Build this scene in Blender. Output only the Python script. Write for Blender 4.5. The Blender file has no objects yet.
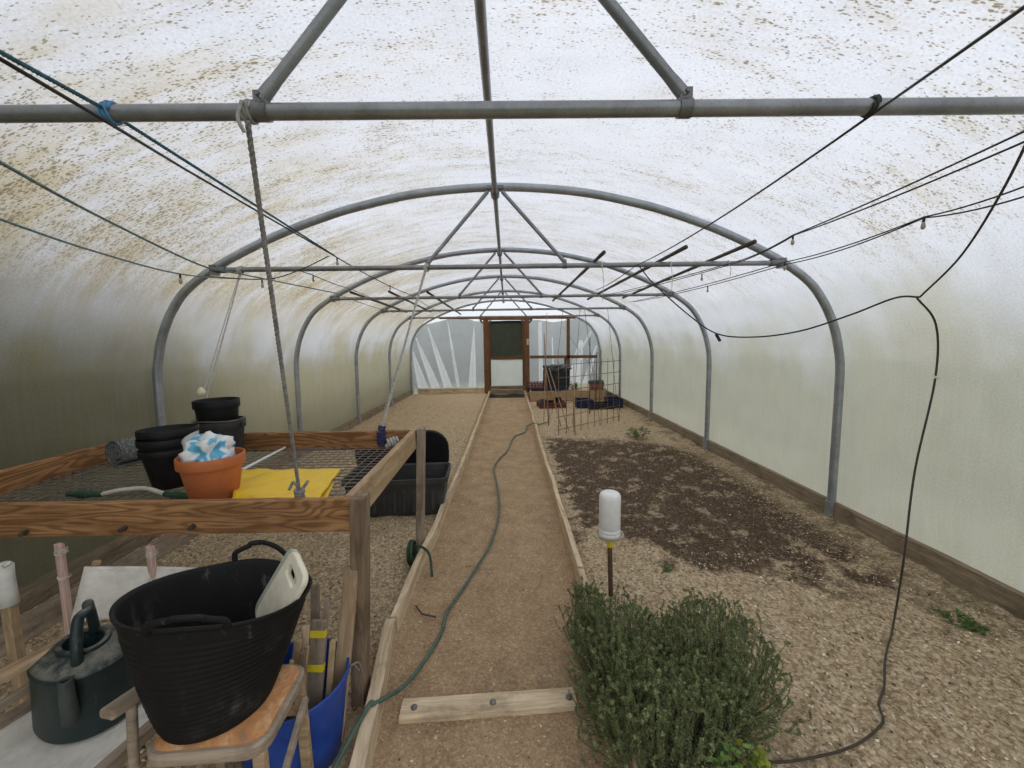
import bpy, bmesh, math, random
from mathutils import Vector, Matrix, noise as mnoise
random.seed(7)
C = bpy.context.scene.collection
V = Vector
PI = math.pi

# ------------------------------------------------------------------ helpers: materials
class Mat:
    def __init__(s, name, rough=0.7, metallic=0.0, spec=0.3):
        s.m = bpy.data.materials.new(name); s.m.use_nodes = True
        s.t = s.m.node_tree; s.n = s.t.nodes; s.l = s.t.links
        s.p = s.n['Principled BSDF']
        s.p.inputs['Roughness'].default_value = rough
        s.p.inputs['Metallic'].default_value = metallic
        s.p.inputs['Specular IOR Level'].default_value = spec
        s.out = s.n['Material Output']
        s.tc = None
    def node(s, typ): return s.n.new(typ)
    def link(s, a, b): s.l.new(a, b)
    def put(s, sock, v):
        if isinstance(v, bpy.types.NodeSocket): s.l.new(v, sock)
        elif isinstance(v, tuple) and len(v) == 3 and sock.type == 'RGBA': sock.default_value = (*v, 1)
        else: sock.default_value = v
    def coord(s, kind='Object'):
        if s.tc is None: s.tc = s.node('ShaderNodeTexCoord')
        return s.tc.outputs[kind]
    def mapped(s, vec, scale, loc=(0, 0, 0)):
        m = s.node('ShaderNodeMapping'); s.put(m.inputs['Vector'], vec)
        m.inputs['Scale'].default_value = scale; m.inputs['Location'].default_value = loc
        return m.outputs[0]
    def shifted(s, vec):
        oi = s.node('ShaderNodeObjectInfo')
        k = s.math('MULTIPLY', oi.outputs['Random'], 37.0)
        a = s.node('ShaderNodeVectorMath'); a.operation = 'ADD'
        s.put(a.inputs[0], vec); s.put(a.inputs[1], k)
        return a.outputs[0]
    def noise(s, vec, scale, detail=4, rough=0.55, dist=0.0):
        n = s.node('ShaderNodeTexNoise'); s.put(n.inputs['Vector'], vec)
        n.inputs['Scale'].default_value = scale; n.inputs['Detail'].default_value = detail
        n.inputs['Roughness'].default_value = rough; n.inputs['Distortion'].default_value = dist
        return n.outputs['Fac']
    def voro(s, vec, scale, out='Distance', feature='F1', rand=1.0):
        n = s.node('ShaderNodeTexVoronoi'); n.feature = feature; s.put(n.inputs['Vector'], vec)
        n.inputs['Scale'].default_value = scale; n.inputs['Randomness'].default_value = rand
        return n.outputs[out]
    def ramp(s, fac, stops, interp='LINEAR'):
        r = s.node('ShaderNodeValToRGB'); s.put(r.inputs[0], fac); r.color_ramp.interpolation = interp
        e = r.color_ramp.elements
        while len(e) < len(stops): e.new(0.5)
        for i, (p, c) in enumerate(stops):
            e[i].position = p
            e[i].color = (c, c, c, 1) if isinstance(c, (int, float)) else (*c, 1)
        return r.outputs[0]
    def math(s, op, a, b=0.0, clamp=False):
        m = s.node('ShaderNodeMath'); m.operation = op; m.use_clamp = clamp
        s.put(m.inputs[0], a); s.put(m.inputs[1], b); return m.outputs[0]
    def step(s, v, lo, hi):
        m = s.node('ShaderNodeMapRange'); m.interpolation_type = 'SMOOTHSTEP'; s.put(m.inputs[0], v)
        m.inputs[1].default_value = lo; m.inputs[2].default_value = hi; return m.outputs[0]
    def mix(s, fac, a, b, mode='MIX'):
        m = s.node('ShaderNodeMix'); m.data_type = 'RGBA'; m.blend_type = mode
        s.put(m.inputs[0], fac); s.put(m.inputs[6], a); s.put(m.inputs[7], b); return m.outputs[2]
    def sep(s, vec):
        n = s.node('ShaderNodeSeparateXYZ'); s.put(n.inputs[0], vec); return n.outputs
    def bump(s, h, strength=0.5, dist=0.01):
        b = s.node('ShaderNodeBump'); b.inputs['Strength'].default_value = strength
        b.inputs['Distance'].default_value = dist; s.put(b.inputs['Height'], h)
        s.link(b.outputs[0], s.p.inputs['Normal']); return b.outputs[0]
    def color(s, c): s.put(s.p.inputs['Base Color'], c); return s.m

def plain(name, col, rough=0.6, metallic=0.0, spec=0.3, vary=0.25, scale=18.0, bump=0.0):
    m = Mat(name, rough, metallic, spec)
    v = m.shifted(m.coord())
    f = m.noise(v, scale, 5, 0.65)
    d = tuple(c * (1 - vary) for c in col); l = tuple(min(1, c * (1 + vary)) for c in col)
    m.color(m.ramp(f, [(0.3, d), (0.7, l)]))
    if bump: m.bump(f, bump, 0.004)
    return m.m

def wood(name, light, dark, rough=0.75, grain=1.0, figure=0.5, dirt=0.3):
    m = Mat(name, rough, 0, 0.2)
    v = m.shifted(m.coord())
    st = m.mapped(v, (1.2, 14 * grain, 14 * grain))
    f = m.noise(st, 2.2, 6, 0.7, 0.3)
    slow = m.noise(m.mapped(v, (1.0, 6.0, 6.0)), 1.6, 2, 0.5, 0.4)
    rings = m.math('SINE', m.math('MULTIPLY', slow, 75.0))
    rings = m.step(rings, -0.6, 1.0)
    c = m.ramp(f, [(0.25, dark), (0.62, light)])
    c = m.mix(m.math('MULTIPLY', rings, figure), c, dark)
    blot = m.step(m.noise(v, 5.0, 5, 0.7), 0.5, 0.72)
    c = m.mix(m.math('MULTIPLY', blot, dirt), c, tuple(x * 0.45 for x in dark))
    m.bump(m.math('ADD', f, m.math('MULTIPLY', rings, 0.3)), 0.35, 0.003)
    return m.color(c)

# ------------------------------------------------------------------ helpers: meshes
W = {}          # world origin of every root, so that children can be given in world coordinates
def tag(o, label=None, cat=None, group=None, kind=None):
    if label: o['label'] = label
    if cat: o['category'] = cat
    if group: o['group'] = group
    if kind: o['kind'] = kind
    return o

def thing(name, label, cat, loc=(0, 0, 0), rotz=0.0, group=None, kind=None):
    o = bpy.data.objects.new(name, None); C.objects.link(o)
    o.empty_display_size = 0.1
    o.location = loc; o.rotation_euler = (0, 0, rotz)
    W[o.name] = V(loc)
    return tag(o, label, cat, group, kind)

class MB:
    def __init__(s): s.v = []; s.f = []
    def add(s, vs, fs):
        o = len(s.v); s.v += [V(v) for v in vs]; s.f += [tuple(i + o for i in f) for f in fs]; return s
    def box(s, c, size, rot=None):
        c = V(c); h = V(size) / 2
        vs = [V((x * h.x, y * h.y, z * h.z)) for x in (-1, 1) for y in (-1, 1) for z in (-1, 1)]
        if rot is not None: vs = [rot @ v for v in vs]
        return s.add([c + v for v in vs], [(0, 1, 3, 2), (4, 6, 7, 5), (0, 4, 5, 1), (2, 3, 7, 6), (0, 2, 6, 4), (1, 5, 7, 3)])
    def tube(s, pts, r, n=8, caps=True, closed=False, sx=1.0):
        pts = [V(p) for p in pts]; N = len(pts)
        if N < 2: return s
        rr = r if isinstance(r, (list, tuple)) else [r] * N
        T = []
        for i in range(N):
            a = pts[i - 1] if (i > 0 or closed) else pts[i]; b = pts[(i + 1) % N] if (i < N - 1 or closed) else pts[i]
            t = b - a; T.append(t.normalized() if t.length > 1e-9 else V((0, 0, 1)))
        up = V((0, 0, 1)) if abs(T[0].z) < 0.9 else V((1, 0, 0))
        u = T[0].cross(up).normalized(); vs = []
        for i in range(N):
            u = (u - T[i] * u.dot(T[i])).normalized(); w = T[i].cross(u)
            for k in range(n):
                a = 2 * PI * k / n
                vs.append(pts[i] + (u * math.cos(a) * sx + w * math.sin(a)) * rr[i])
        fs = []
        for i in range(N if closed else N - 1):
            j = (i + 1) % N
            for k in range(n):
                fs.append((i * n + k, i * n + (k + 1) % n, j * n + (k + 1) % n, j * n + k))
        if caps and not closed:
            fs.append(tuple(reversed(range(n)))); fs.append(tuple((N - 1) * n + k for k in range(n)))
        return s.add(vs, fs)
    def lathe(s, prof, n=32, c=(0, 0, 0), sx=1.0, sy=1.0, rot=0.0):
        c = V(c); vs = []
        for (r, z) in prof:
            for k in range(n):
                a = 2 * PI * k / n
                x, y = r * math.cos(a) * sx, r * math.sin(a) * sy
                vs.append(c + V((x * math.cos(rot) - y * math.sin(rot), x * math.sin(rot) + y * math.cos(rot), z)))
        fs = []
        for i in range(len(prof) - 1):
            for k in range(n):
                fs.append((i * n + k, i * n + (k + 1) % n, (i + 1) * n + (k + 1) % n, (i + 1) * n + k))
        if prof[0][0] > 1e-4: fs.append(tuple(reversed(range(n))))
        if prof[-1][0] > 1e-4: fs.append(tuple((len(prof) - 1) * n + k for k in range(n)))
        return s.add(vs, fs)
    def beam(s, p0, p1, w, h, up=(0, 0, 1)):
        p0, p1 = V(p0), V(p1); d = (p1 - p0); L = d.length; x = d.normalized()
        y = V(up).cross(x)
        if y.length < 1e-4: y = V((0, 1, 0)).cross(x)
        y.normalize(); z = x.cross(y)
        R = Matrix((x, y, z)).transposed()
        return s.box((p0 + p1) / 2, (L, w, h), R)
    def build(s, name, mat, parent=None, smooth=False, bevel=0.0, local=False, sub=0, weld=0.0):
        o0 = V((0, 0, 0))
        if parent is not None and not local:
            q = parent
            while q.parent is not None: q = q.parent
            o0 = W.get(q.name, V((0, 0, 0)))
            if parent.parent is not None: o0 = o0 + parent.location if parent.type == 'MESH' and parent.location.length > 0 else o0
        me = bpy.data.meshes.new(name)
        me.from_pydata([v - o0 for v in s.v], [], s.f); me.validate(); me.update()
        if weld:
            bm = bmesh.new(); bm.from_mesh(me); bmesh.ops.remove_doubles(bm, verts=bm.verts, dist=weld)
            bmesh.ops.recalc_face_normals(bm, faces=bm.faces); bm.to_mesh(me); bm.free()
        if smooth: me.polygons.foreach_set('use_smooth', [True] * len(me.polygons))
        me.materials.append(mat)
        o = bpy.data.objects.new(name, me); C.objects.link(o)
        if parent is not None: o.parent = parent
        if smooth and smooth != 'all':
            me.set_sharp_from_angle(angle=math.radians(40)) if hasattr(me, 'set_sharp_from_angle') else None
        if bevel:
            b = o.modifiers.new('bevel', 'BEVEL'); b.width = bevel; b.segments = 2; b.limit_method = 'ANGLE'
        if sub:
            q = o.modifiers.new('sub', 'SUBSURF'); q.levels = sub; q.render_levels = sub
        return o

def board(name, p0, p1, w, h, mat, parent=None, up=(0, 0, 1), bevel=0.003, wobble=0.0, taper=0.0):
    """a length of timber from p0 to p1, grain along its own X axis"""
    p0, p1 = V(p0), V(p1); d = p1 - p0; L = d.length; x = d.normalized()
    y = V(up).cross(x)
    if y.length < 1e-4: y = V((0, 1, 0)).cross(x)
    y.normalize(); z = x.cross(y)
    R = Matrix((x, y, z)).transposed().to_4x4()
    n = max(2, int(L / 0.12)); mb = MB(); vs = []; fs = []
    sd = random.random() * 50
    for i in range(n + 1):
        t = i / n; X = -L / 2 + L * t
        oy = wobble * mnoise.noise((X * 1.7 + sd, 0, 0)); oz = wobble * 0.8 * mnoise.noise((X * 2.3, sd, 0))
        k = 1 - taper * t
        for (a, b) in ((-1, -1), (1, -1), (1, 1), (-1, 1)):
            vs.append(V((X, a * w / 2 * k + oy, b * h / 2 * k + oz)))
    for i in range(n):
        for k in range(4):
            fs.append((i * 4 + k, i * 4 + (k + 1) % 4, i * 4 + 4 + (k + 1) % 4, i * 4 + 4 + k))
    fs += [(3, 2, 1, 0), tuple(n * 4 + k for k in range(4))]
    mb.add(vs, fs)
    o = mb.build(name, mat, None, bevel=bevel)
    if parent is not None:
        o.parent = parent
        q = parent
        while q.parent is not None: q = q.parent
        o.matrix_local = Matrix.Translation((p0 + p1) / 2 - W[q.name]) @ R
    else:
        o.matrix_world = Matrix.Translation((p0 + p1) / 2) @ R
    return o

def smooth_path(pts, per=8):
    P = [V(p) for p in pts]; out = []
    for i in range(len(P) - 1):
        a = P[i - 1] if i else P[i] * 2 - P[i + 1]; b, c = P[i], P[i + 1]
        d = P[i + 2] if i + 2 < len(P) else P[i + 1] * 2 - P[i]
        for k in range(per):
            t = k / per
            out.append(0.5 * ((2 * b) + (c - a) * t + (2 * a - 5 * b + 4 * c - d) * t * t + (3 * b - a - 3 * c + d) * t ** 3))
    out.append(P[-1]); return out

def sag(a, b, s=0.05, n=14):
    a, b = V(a), V(b)
    return [a.lerp(b, i / n) - V((0, 0, s * 4 * (i / n) * (1 - i / n))) for i in range(n + 1)]

def twist(mb, pts, r, strands=2, hr=None, pitch=0.05, n=6):
    pts = [V(p) for p in pts]; hr = hr or r
    L = sum((pts[i + 1] - pts[i]).length for i in range(len(pts) - 1)); N = int(L / pitch * 8) + 2
    # resample
    seg = []; acc = 0
    for i in range(len(pts) - 1):
        d = (pts[i + 1] - pts[i]).length; seg.append((acc, d, i)); acc += d
    def at(s):
        for (a, d, i) in seg:
            if s <= a + d + 1e-9: return pts[i].lerp(pts[i + 1], (s - a) / d if d else 0), (pts[i + 1] - pts[i]).normalized()
        return pts[-1], (pts[-1] - pts[-2]).normalized()
    for k in range(strands):
        q = []
        for j in range(N + 1):
            s_ = L * j / N; p, t = at(s_)
            u = t.cross(V((0.3, 1, 0.1))).normalized(); w = t.cross(u)
            a = 2 * PI * s_ / pitch + 2 * PI * k / strands
            q.append(p + (u * math.cos(a) + w * math.sin(a)) * hr)
        mb.tube(q, r, n)
    return mb

def copy_tree(o, parent=None):
    c = o.copy(); C.objects.link(c)
    if parent is not None: c.parent = parent
    for ch in list(o.children): copy_tree(ch, c)
    return c

# ------------------------------------------------------------------ camera (1024 x 768, focal length 403.6 px)
F_PX = 403.576
RT = V((0.99980265, -0.01326451, -0.0147889)); UP = V((0.01609866, 0.10478536, 0.99436455)); FW = V((0.0116401, 0.9944064, -0.10497822))
CAM = V((0, 0, 1.5))
cd = bpy.data.cameras.new('camera'); cam = bpy.data.objects.new('camera', cd); C.objects.link(cam)
M = Matrix((RT, UP, -FW)).transposed().to_4x4(); M.translation = CAM
cam.matrix_world = M
cd.sensor_fit = 'HORIZONTAL'; cd.sensor_width = 36; cd.lens = 36 * F_PX / 1024; cd.clip_start = 0.02; cd.clip_end = 200
bpy.context.scene.camera = cam
def ray(px, py): return FW + RT * ((px - 512) / F_PX) - UP * ((py - 384) / F_PX)
def gz(px, py, z=0.0): d = ray(px, py); return CAM + d * ((z - 1.5) / d.z)
def gy(px, py, Y): d = ray(px, py); return CAM + d * (Y / d.y)

# ------------------------------------------------------------------ tunnel measures
XC = -0.04; S = 2.1085; Z1 = 3.201; RX = -0.07; TIE = 2.074; YE = Z1 + 4 * S
HALF = [(2.72, 0.0), (2.72, 0.6), (2.715, 1.2), (2.69, 1.40), (2.64, 1.58), (2.55, 1.765), (2.42, 1.93), (2.2, 2.085), (1.95, 2.215), (1.68, 2.335), (1.39, 2.44), (1.08, 2.53), (0.6, 2.625), (0.0, 2.665)]
def arch_profile(off=0.0, per=4):
    pts = [V((-x, 0, z)) for x, z in HALF[:-1]] + [V((x, 0, z)) for x, z in reversed(HALF)]
    sp = smooth_path(pts, per); out = []
    for i, p in enumerate(sp):
        a = sp[max(0, i - 1)]; b = sp[min(len(sp) - 1, i + 1)]; t = (b - a).normalized()
        nrm = V((-t.z, 0, t.x))
        out.append(V((p.x + XC, 0, p.z)) + nrm * off)
    return out

# ------------------------------------------------------------------ materials
def sheet_mat(name, algae=1.0, specks=1.0, shade=(0.58, 0.605, 0.65), clear=False):
    m = Mat(name)
    uv = m.coord('UV'); x = m.sep(uv)
    u, v = x[0], x[1]
    cen = m.math('ABSOLUTE', m.math('SUBTRACT', u, 3.95))          # distance from the ridge along the sheet
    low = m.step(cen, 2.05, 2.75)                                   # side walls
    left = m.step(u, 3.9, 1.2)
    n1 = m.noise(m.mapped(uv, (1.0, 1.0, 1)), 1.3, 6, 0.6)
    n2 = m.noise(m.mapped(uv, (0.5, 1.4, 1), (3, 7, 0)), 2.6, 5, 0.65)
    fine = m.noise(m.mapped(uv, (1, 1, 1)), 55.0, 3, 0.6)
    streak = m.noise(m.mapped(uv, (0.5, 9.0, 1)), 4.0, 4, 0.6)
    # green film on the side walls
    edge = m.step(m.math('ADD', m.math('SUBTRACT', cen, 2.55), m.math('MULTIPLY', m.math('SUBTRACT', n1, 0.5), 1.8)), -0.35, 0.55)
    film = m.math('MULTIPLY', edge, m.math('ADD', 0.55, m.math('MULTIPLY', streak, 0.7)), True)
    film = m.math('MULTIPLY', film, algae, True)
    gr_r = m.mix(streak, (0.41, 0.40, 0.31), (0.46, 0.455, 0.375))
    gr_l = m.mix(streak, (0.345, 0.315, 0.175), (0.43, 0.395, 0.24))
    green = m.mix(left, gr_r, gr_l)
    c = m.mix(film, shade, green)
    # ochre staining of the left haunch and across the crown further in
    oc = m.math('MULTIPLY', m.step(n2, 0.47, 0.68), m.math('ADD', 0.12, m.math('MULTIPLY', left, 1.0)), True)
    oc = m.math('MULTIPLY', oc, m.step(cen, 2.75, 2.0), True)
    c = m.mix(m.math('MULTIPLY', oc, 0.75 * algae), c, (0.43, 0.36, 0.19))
    # leaf specks lying on the sheet, drawn out along the hoops
    if specks:
        wn = m.node('ShaderNodeTexNoise'); m.put(wn.inputs['Vector'], uv); wn.inputs['Scale'].default_value = 14; wn.inputs['Detail'].default_value = 2
        wv = m.node('ShaderNodeVectorMath'); wv.operation = 'SCALE'; m.put(wv.inputs[0], wn.outputs['Color']); wv.inputs['Scale'].default_value = 0.035
        av = m.node('ShaderNodeVectorMath'); av.operation = 'ADD'; m.put(av.inputs[0], uv); m.put(av.inputs[1], wv.outputs[0]); uw = av.outputs[0]
        s1 = m.voro(m.mapped(uw, (66, 150, 1)), 1.0)
        r1 = m.sep(m.voro(m.mapped(uw, (66, 150, 1)), 1.0, 'Color'))[0]
        s2 = m.voro(m.mapped(uw, (42, 104, 1), (5, 2, 0)), 1.0)
        r2 = m.sep(m.voro(m.mapped(uw, (42, 104, 1), (5, 2, 0)), 1.0, 'Color'))[0]
        big = m.noise(m.mapped(uv, (0.9, 1.6, 1), (1, 4, 0)), 0.9, 3, 0.6)
        clump = m.noise(m.mapped(uv, (1.0, 3.2, 1), (2, 9, 0)), 3.2, 5, 0.7)
        dens = m.math('ADD', m.math('MULTIPLY', m.math('SUBTRACT', big, 0.5), 1.1), m.math('MULTIPLY', m.math('SUBTRACT', clump, 0.5), 1.5))
        dens = m.math('ADD', dens, m.math('MULTIPLY', left, 0.36))
        dens = m.math('ADD', dens, m.math('MULTIPLY', m.step(v, 2.8, 5.0), 0.10))
        th1 = m.math('ADD', m.math('MULTIPLY', dens, 0.75), m.math('SUBTRACT', m.math('MULTIPLY', r1, 0.85), 0.42))
        k1 = m.step(m.math('SUBTRACT', th1, s1), -0.10, 0.12)
        th2 = m.math('ADD', m.math('MULTIPLY', dens, 0.7), m.math('SUBTRACT', m.math('MULTIPLY', r2, 0.9), 0.62))
        k2 = m.step(m.math('SUBTRACT', th2, s2), -0.05, 0.08)
        film2 = m.step(m.math('ADD', dens, m.math('MULTIPLY', m.math('SUBTRACT', streak, .5), .6)), -0.08, 0.6)
        c = m.mix(m.math('MULTIPLY', m.math('MULTIPLY', film2, m.step(cen, 2.75, 2.0)), m.math('ADD', 0.38, m.math('MULTIPLY', left, .35))), c, (0.42, 0.355, 0.205))
        k = m.math('MAXIMUM', m.math('MULTIPLY', k1, 0.85), k2)
        k = m.math('MULTIPLY', k, m.step(cen, 2.5, 1.9), True)
        spc = m.mix(fine, (0.075, 0.062, 0.036), (0.27, 0.215, 0.10))
        c = m.mix(m.math('MULTIPLY', k, 0.88), c, spc)
    mot = m.math('MULTIPLY', m.noise(uv, 95.0, 3, .6), m.math('ADD', .55, m.noise(uv, 4.0, 4, .6)))
    c = m.mix(0.5, c, m.ramp(mot, [(.36, .72), (.62, 1.0)]), 'MULTIPLY')
    tr = m.node('ShaderNodeBsdfTranslucent'); m.put(tr.inputs['Color'], c)
    df = m.node('ShaderNodeBsdfDiffuse'); m.put(df.inputs['Color'], c)
    gl = m.node('ShaderNodeBsdfGlossy'); gl.inputs['Roughness'].default_value = 0.28 if not clear else 0.2
    gl.inputs['Color'].default_value = (0.9, 0.92, 0.95, 1)
    b = m.node('ShaderNodeBump'); b.inputs['Strength'].default_value = 0.35; b.inputs['Distance'].default_value = 0.05
    m.put(b.inputs['Height'], m.noise(m.mapped(uv, (3.5, 0.6, 1)), 1.6, 3, 0.5))
    m.link(b.outputs[0], gl.inputs['Normal'])
    a = m.node('ShaderNodeMixShader'); a.inputs[0].default_value = 0.22
    m.link(tr.outputs[0], a.inputs[1]); m.link(df.outputs[0], a.inputs[2])
    g = m.node('ShaderNodeMixShader'); fr = m.node('ShaderNodeLayerWeight'); fr.inputs['Blend'].default_value = 0.5
    fc = m.math('POWER', fr.outputs['Facing'], 3.5)
    m.link(m.math('ADD', 0.035, m.math('MULTIPLY', fc, 0.32)), g.inputs[0])
    m.link(a.outputs[0], g.inputs[1]); m.link(gl.outputs[0], g.inputs[2])
    if clear == 'see':                                   # newer, clearer polythene: part of the light passes straight
        tp = m.node('ShaderNodeBsdfTransparent'); tp.inputs['Color'].default_value = (.9, .93, .95, 1)
        h = m.node('ShaderNodeMixShader'); h.inputs[0].default_value = 0.52
        m.link(g.outputs[0], h.inputs[1]); m.link(tp.outputs[0], h.inputs[2]); g = h
    m.link(g.outputs[0], m.out.inputs['Surface'])
    m.n.remove(m.p)
    return m.m

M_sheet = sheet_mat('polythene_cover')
M_end = sheet_mat('polythene_end', algae=0.15, specks=0.0, shade=(0.86, 0.90, 0.95), clear='see')
M_panel = sheet_mat('polythene_panel', algae=0.1, specks=0.0, shade=(0.62, 0.65, 0.62), clear=True)
M_pleat = sheet_mat('polythene_pleat', algae=0.0, specks=0.0, shade=(0.97, 0.98, 1.0), clear=True)

def galv(name, col, dark):
    m = Mat(name, 0.36, 0.55, 0.4)
    v = m.shifted(m.coord()); f = m.noise(v, 9, 6, 0.7); g = m.noise(v, 160, 2)
    c = m.ramp(f, [(0.3, dark), (0.65, col)]); c = m.mix(m.math('MULTIPLY', m.step(g, 0.55, 0.75), 0.35), c, tuple(x * 0.6 for x in dark))
    m.bump(g, 0.1, 0.001); return m.color(c)
M_galv = galv('galvanised_steel', (0.32, 0.33, 0.34), (0.19, 0.195, 0.20))
M_hoop = galv('sky_lit_galvanised_steel', (0.42, 0.45, 0.48), (0.28, 0.30, 0.32))  # same steel toned lighter and bluer for the sky the hoops reflect
M_clamp = galv('clamp_steel', (0.22, 0.22, 0.22), (0.11, 0.11, 0.11))

def ground_mat():
    m = Mat('soil', 0.95, 0, 0.1)
    p = m.coord('Object'); x = m.sep(p); X, Y = x[0], x[1]
    n_big = m.noise(p, 0.9, 4, 0.6); n_mid = m.noise(p, 5.0, 6, 0.7); n_fin = m.noise(p, 42, 5, 0.75); n_grit = m.noise(p, 170, 3, 0.7)
    wx = m.math('ADD', X, m.math('MULTIPLY', m.math('SUBTRACT', n_mid, 0.5), 0.25))
    path = m.math('MULTIPLY', m.step(wx, -0.66, -0.56), m.step(wx, 0.53, 0.45))
    # path: trodden warm brown
    pc = m.ramp(n_mid, [(0.25, (0.29, 0.19, 0.108)), (0.5, (0.49, 0.335, 0.19)), (0.75, (0.64, 0.46, 0.285))])
    pc = m.mix(m.math('MULTIPLY', m.step(n_fin, 0.45, 0.7), 0.4), pc, (0.60, 0.47, 0.35))
    pc = m.mix(m.math('MULTIPLY', m.step(n_big, 0.55, 0.7), 0.35), pc, (0.17, 0.14, 0.12))
    pv = m.sep(m.voro(p, 120, 'Color'))[0]; pv2 = m.sep(m.voro(p, 62, 'Color'))[1]; pe = m.voro(p, 62)
    pc = m.mix(0.32, pc, m.ramp(pv, [(0, (0.13, 0.085, 0.05)), (.5, (0.46, 0.32, 0.19)), (.9, (0.68, 0.50, 0.31)), (1, (0.90, 0.76, 0.56))]))
    # beds: pale gritty, straw coloured
    bc = m.ramp(n_fin, [(0.32, (0.11, 0.075, 0.042)), (0.43, (0.44, 0.32, 0.185)), (0.54, (0.64, 0.49, 0.31)), (0.68, (0.86, 0.72, 0.51))])
    bc = m.mix(m.math('MULTIPLY', m.step(n_grit, 0.56, 0.72), 0.4), bc, (0.78, 0.64, 0.45))
    gc = m.ramp(pv2, [(0, (0.10, 0.07, 0.04)), (.16, (0.40, 0.30, 0.18)), (.55, (0.74, 0.58, 0.37)), (.88, (0.80, 0.66, 0.46)), (1, (0.95, 0.87, 0.70))])
    gc = m.mix(m.step(pe, .45, .9), gc, (0.20, 0.14, 0.085))
    bc = m.mix(0.55, bc, gc)
    bc = m.mix(m.math('MULTIPLY', m.step(n_mid, 0.47, 0.7), 0.35), bc, (0.30, 0.21, 0.125))
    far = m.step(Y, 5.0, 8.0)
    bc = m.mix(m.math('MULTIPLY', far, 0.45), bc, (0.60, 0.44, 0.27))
    # dark watered compost in the right bed
    nx = m.math('MULTIPLY', m.math('SUBTRACT', n_big, 0.5), 2.2); ny = m.math('MULTIPLY', m.math('SUBTRACT', n_mid, 0.5), 1.6)
    yy = m.math('ADD', Y, m.math('ADD', nx, ny)); xx = m.math('ADD', X, m.math('MULTIPLY', m.math('SUBTRACT', n_mid, 0.5), 1.0))
    yy = m.math('ADD', yy, m.math('MULTIPLY', m.math('SUBTRACT', X, 1.1), 0.42))
    dk = m.math('MULTIPLY', m.step(yy, 2.45, 3.05), m.step(yy, 6.35, 5.7))
    dk = m.math('MULTIPLY', dk, m.math('MULTIPLY', m.step(xx, 0.48, 0.70), m.step(xx, 2.62, 2.25)))
    dk = m.math('MULTIPLY', dk, m.math('ADD', 0.3, m.step(n_mid, 0.36, 0.52)), True)
    dc = m.ramp(n_fin, [(0.3, (0.028, 0.017, 0.011)), (0.52, (0.092, 0.060, 0.040)), (0.72, (0.33, 0.24, 0.16))])
    bc = m.mix(m.math('MULTIPLY', dk, 0.92), bc, dc)
    # moss along the right-hand edge
    ms = m.math('MULTIPLY', m.step(X, 2.3, 2.55), m.step(n_mid, 0.45, 0.6))
    bc = m.mix(m.math('MULTIPLY', ms, 0.6), bc, (0.10, 0.10, 0.035))
    c = m.mix(path, bc, pc)
    h = m.math('ADD', m.math('MULTIPLY', n_fin, 1.0), m.math('MULTIPLY', n_grit, 0.35))
    m.bump(h, 0.9, 0.022)
    return m.color(c)
M_soil = ground_mat()

def island_mat(name, stops, rough=0.9):
    m = Mat(name, rough, 0, 0.15)
    g = m.node('ShaderNodeNewGeometry')
    c = m.ramp(g.outputs['Random Per Island'], stops)
    n = m.noise(m.coord(), 120, 3)
    m.color(m.mix(0.35, c, m.ramp(n, [(0.3, 0.6), (0.7, 1.0)]), 'MULTIPLY')); return m.m
M_chips = island_mat('grit', [(0.0, (0.08, 0.056, 0.035)), (0.2, (0.30, 0.21, 0.12)), (0.5, (0.60, 0.46, 0.29)), (0.85, (0.80, 0.65, 0.45)), (1.0, (0.95, 0.88, 0.72))])

M_edge = wood('weathered_board', (0.74, 0.60, 0.41), (0.34, 0.245, 0.15), figure=0.25, dirt=0.45)
M_grey_wood = wood('grey_weathered_wood', (0.40, 0.325, 0.245), (0.16, 0.12, 0.088), figure=0.2, dirt=0.5)
M_base = wood('baseboard_wood', (0.35, 0.275, 0.185), (0.13, 0.10, 0.065), figure=0.3, dirt=0.6)
M_bench = wood('larch_board', (0.46, 0.25, 0.11), (0.15, 0.068, 0.028), figure=0.7, dirt=0.2)
M_bench_pale = wood('sawn_board', (0.50, 0.36, 0.215), (0.27, 0.17, 0.09), figure=0.35, dirt=0.35)
M_post = wood('post_wood', (0.30, 0.22, 0.145), (0.12, 0.082, 0.053), figure=0.35, dirt=0.5)
M_chair = wood('chair_wood', (0.50, 0.37, 0.23), (0.19, 0.125, 0.07), figure=0.2, dirt=0.5)
M_frame = wood('door_wood', (0.23, 0.115, 0.055), (0.10, 0.048, 0.024), figure=0.2, dirt=0.3)
M_bamboo = plain('bamboo', (0.42, 0.31, 0.17), 0.6)
M_cane_dark = plain('old_cane', (0.075, 0.06, 0.048), 0.6)
M_cane_red = plain('reddish_cane', (0.30, 0.15, 0.085), 0.6)
M_wire = plain('rusty_wire', (0.20, 0.155, 0.12), 0.6, 0.4)
M_bench_wire = plain('galvanised_wire', (0.24, 0.21, 0.18), 0.5, 0.4)
M_black_pl = plain('black_plastic', (0.011, 0.011, 0.012), 0.45, spec=0.22, vary=0.35)
M_cable = plain('black_cable', (0.035, 0.034, 0.032), 0.5)
M_cable_brown = plain('brown_cable', (0.055, 0.045, 0.035), 0.6)
M_bulb = plain('bulb_glass', (0.72, 0.66, 0.46), 0.15, spec=0.6, vary=0.1)
M_twine = plain('white_twine', (0.62, 0.60, 0.55), 0.9)
M_rope = plain('grey_rope', (0.25, 0.235, 0.22), 0.9, vary=0.4, scale=60)
M_rope_white = plain('pale_rope', (0.5, 0.49, 0.46), 0.9, vary=0.3, scale=60)
M_rope_mid = plain('light_grey_rope', (0.36, 0.35, 0.33), 0.9, vary=0.3, scale=60)
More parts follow.
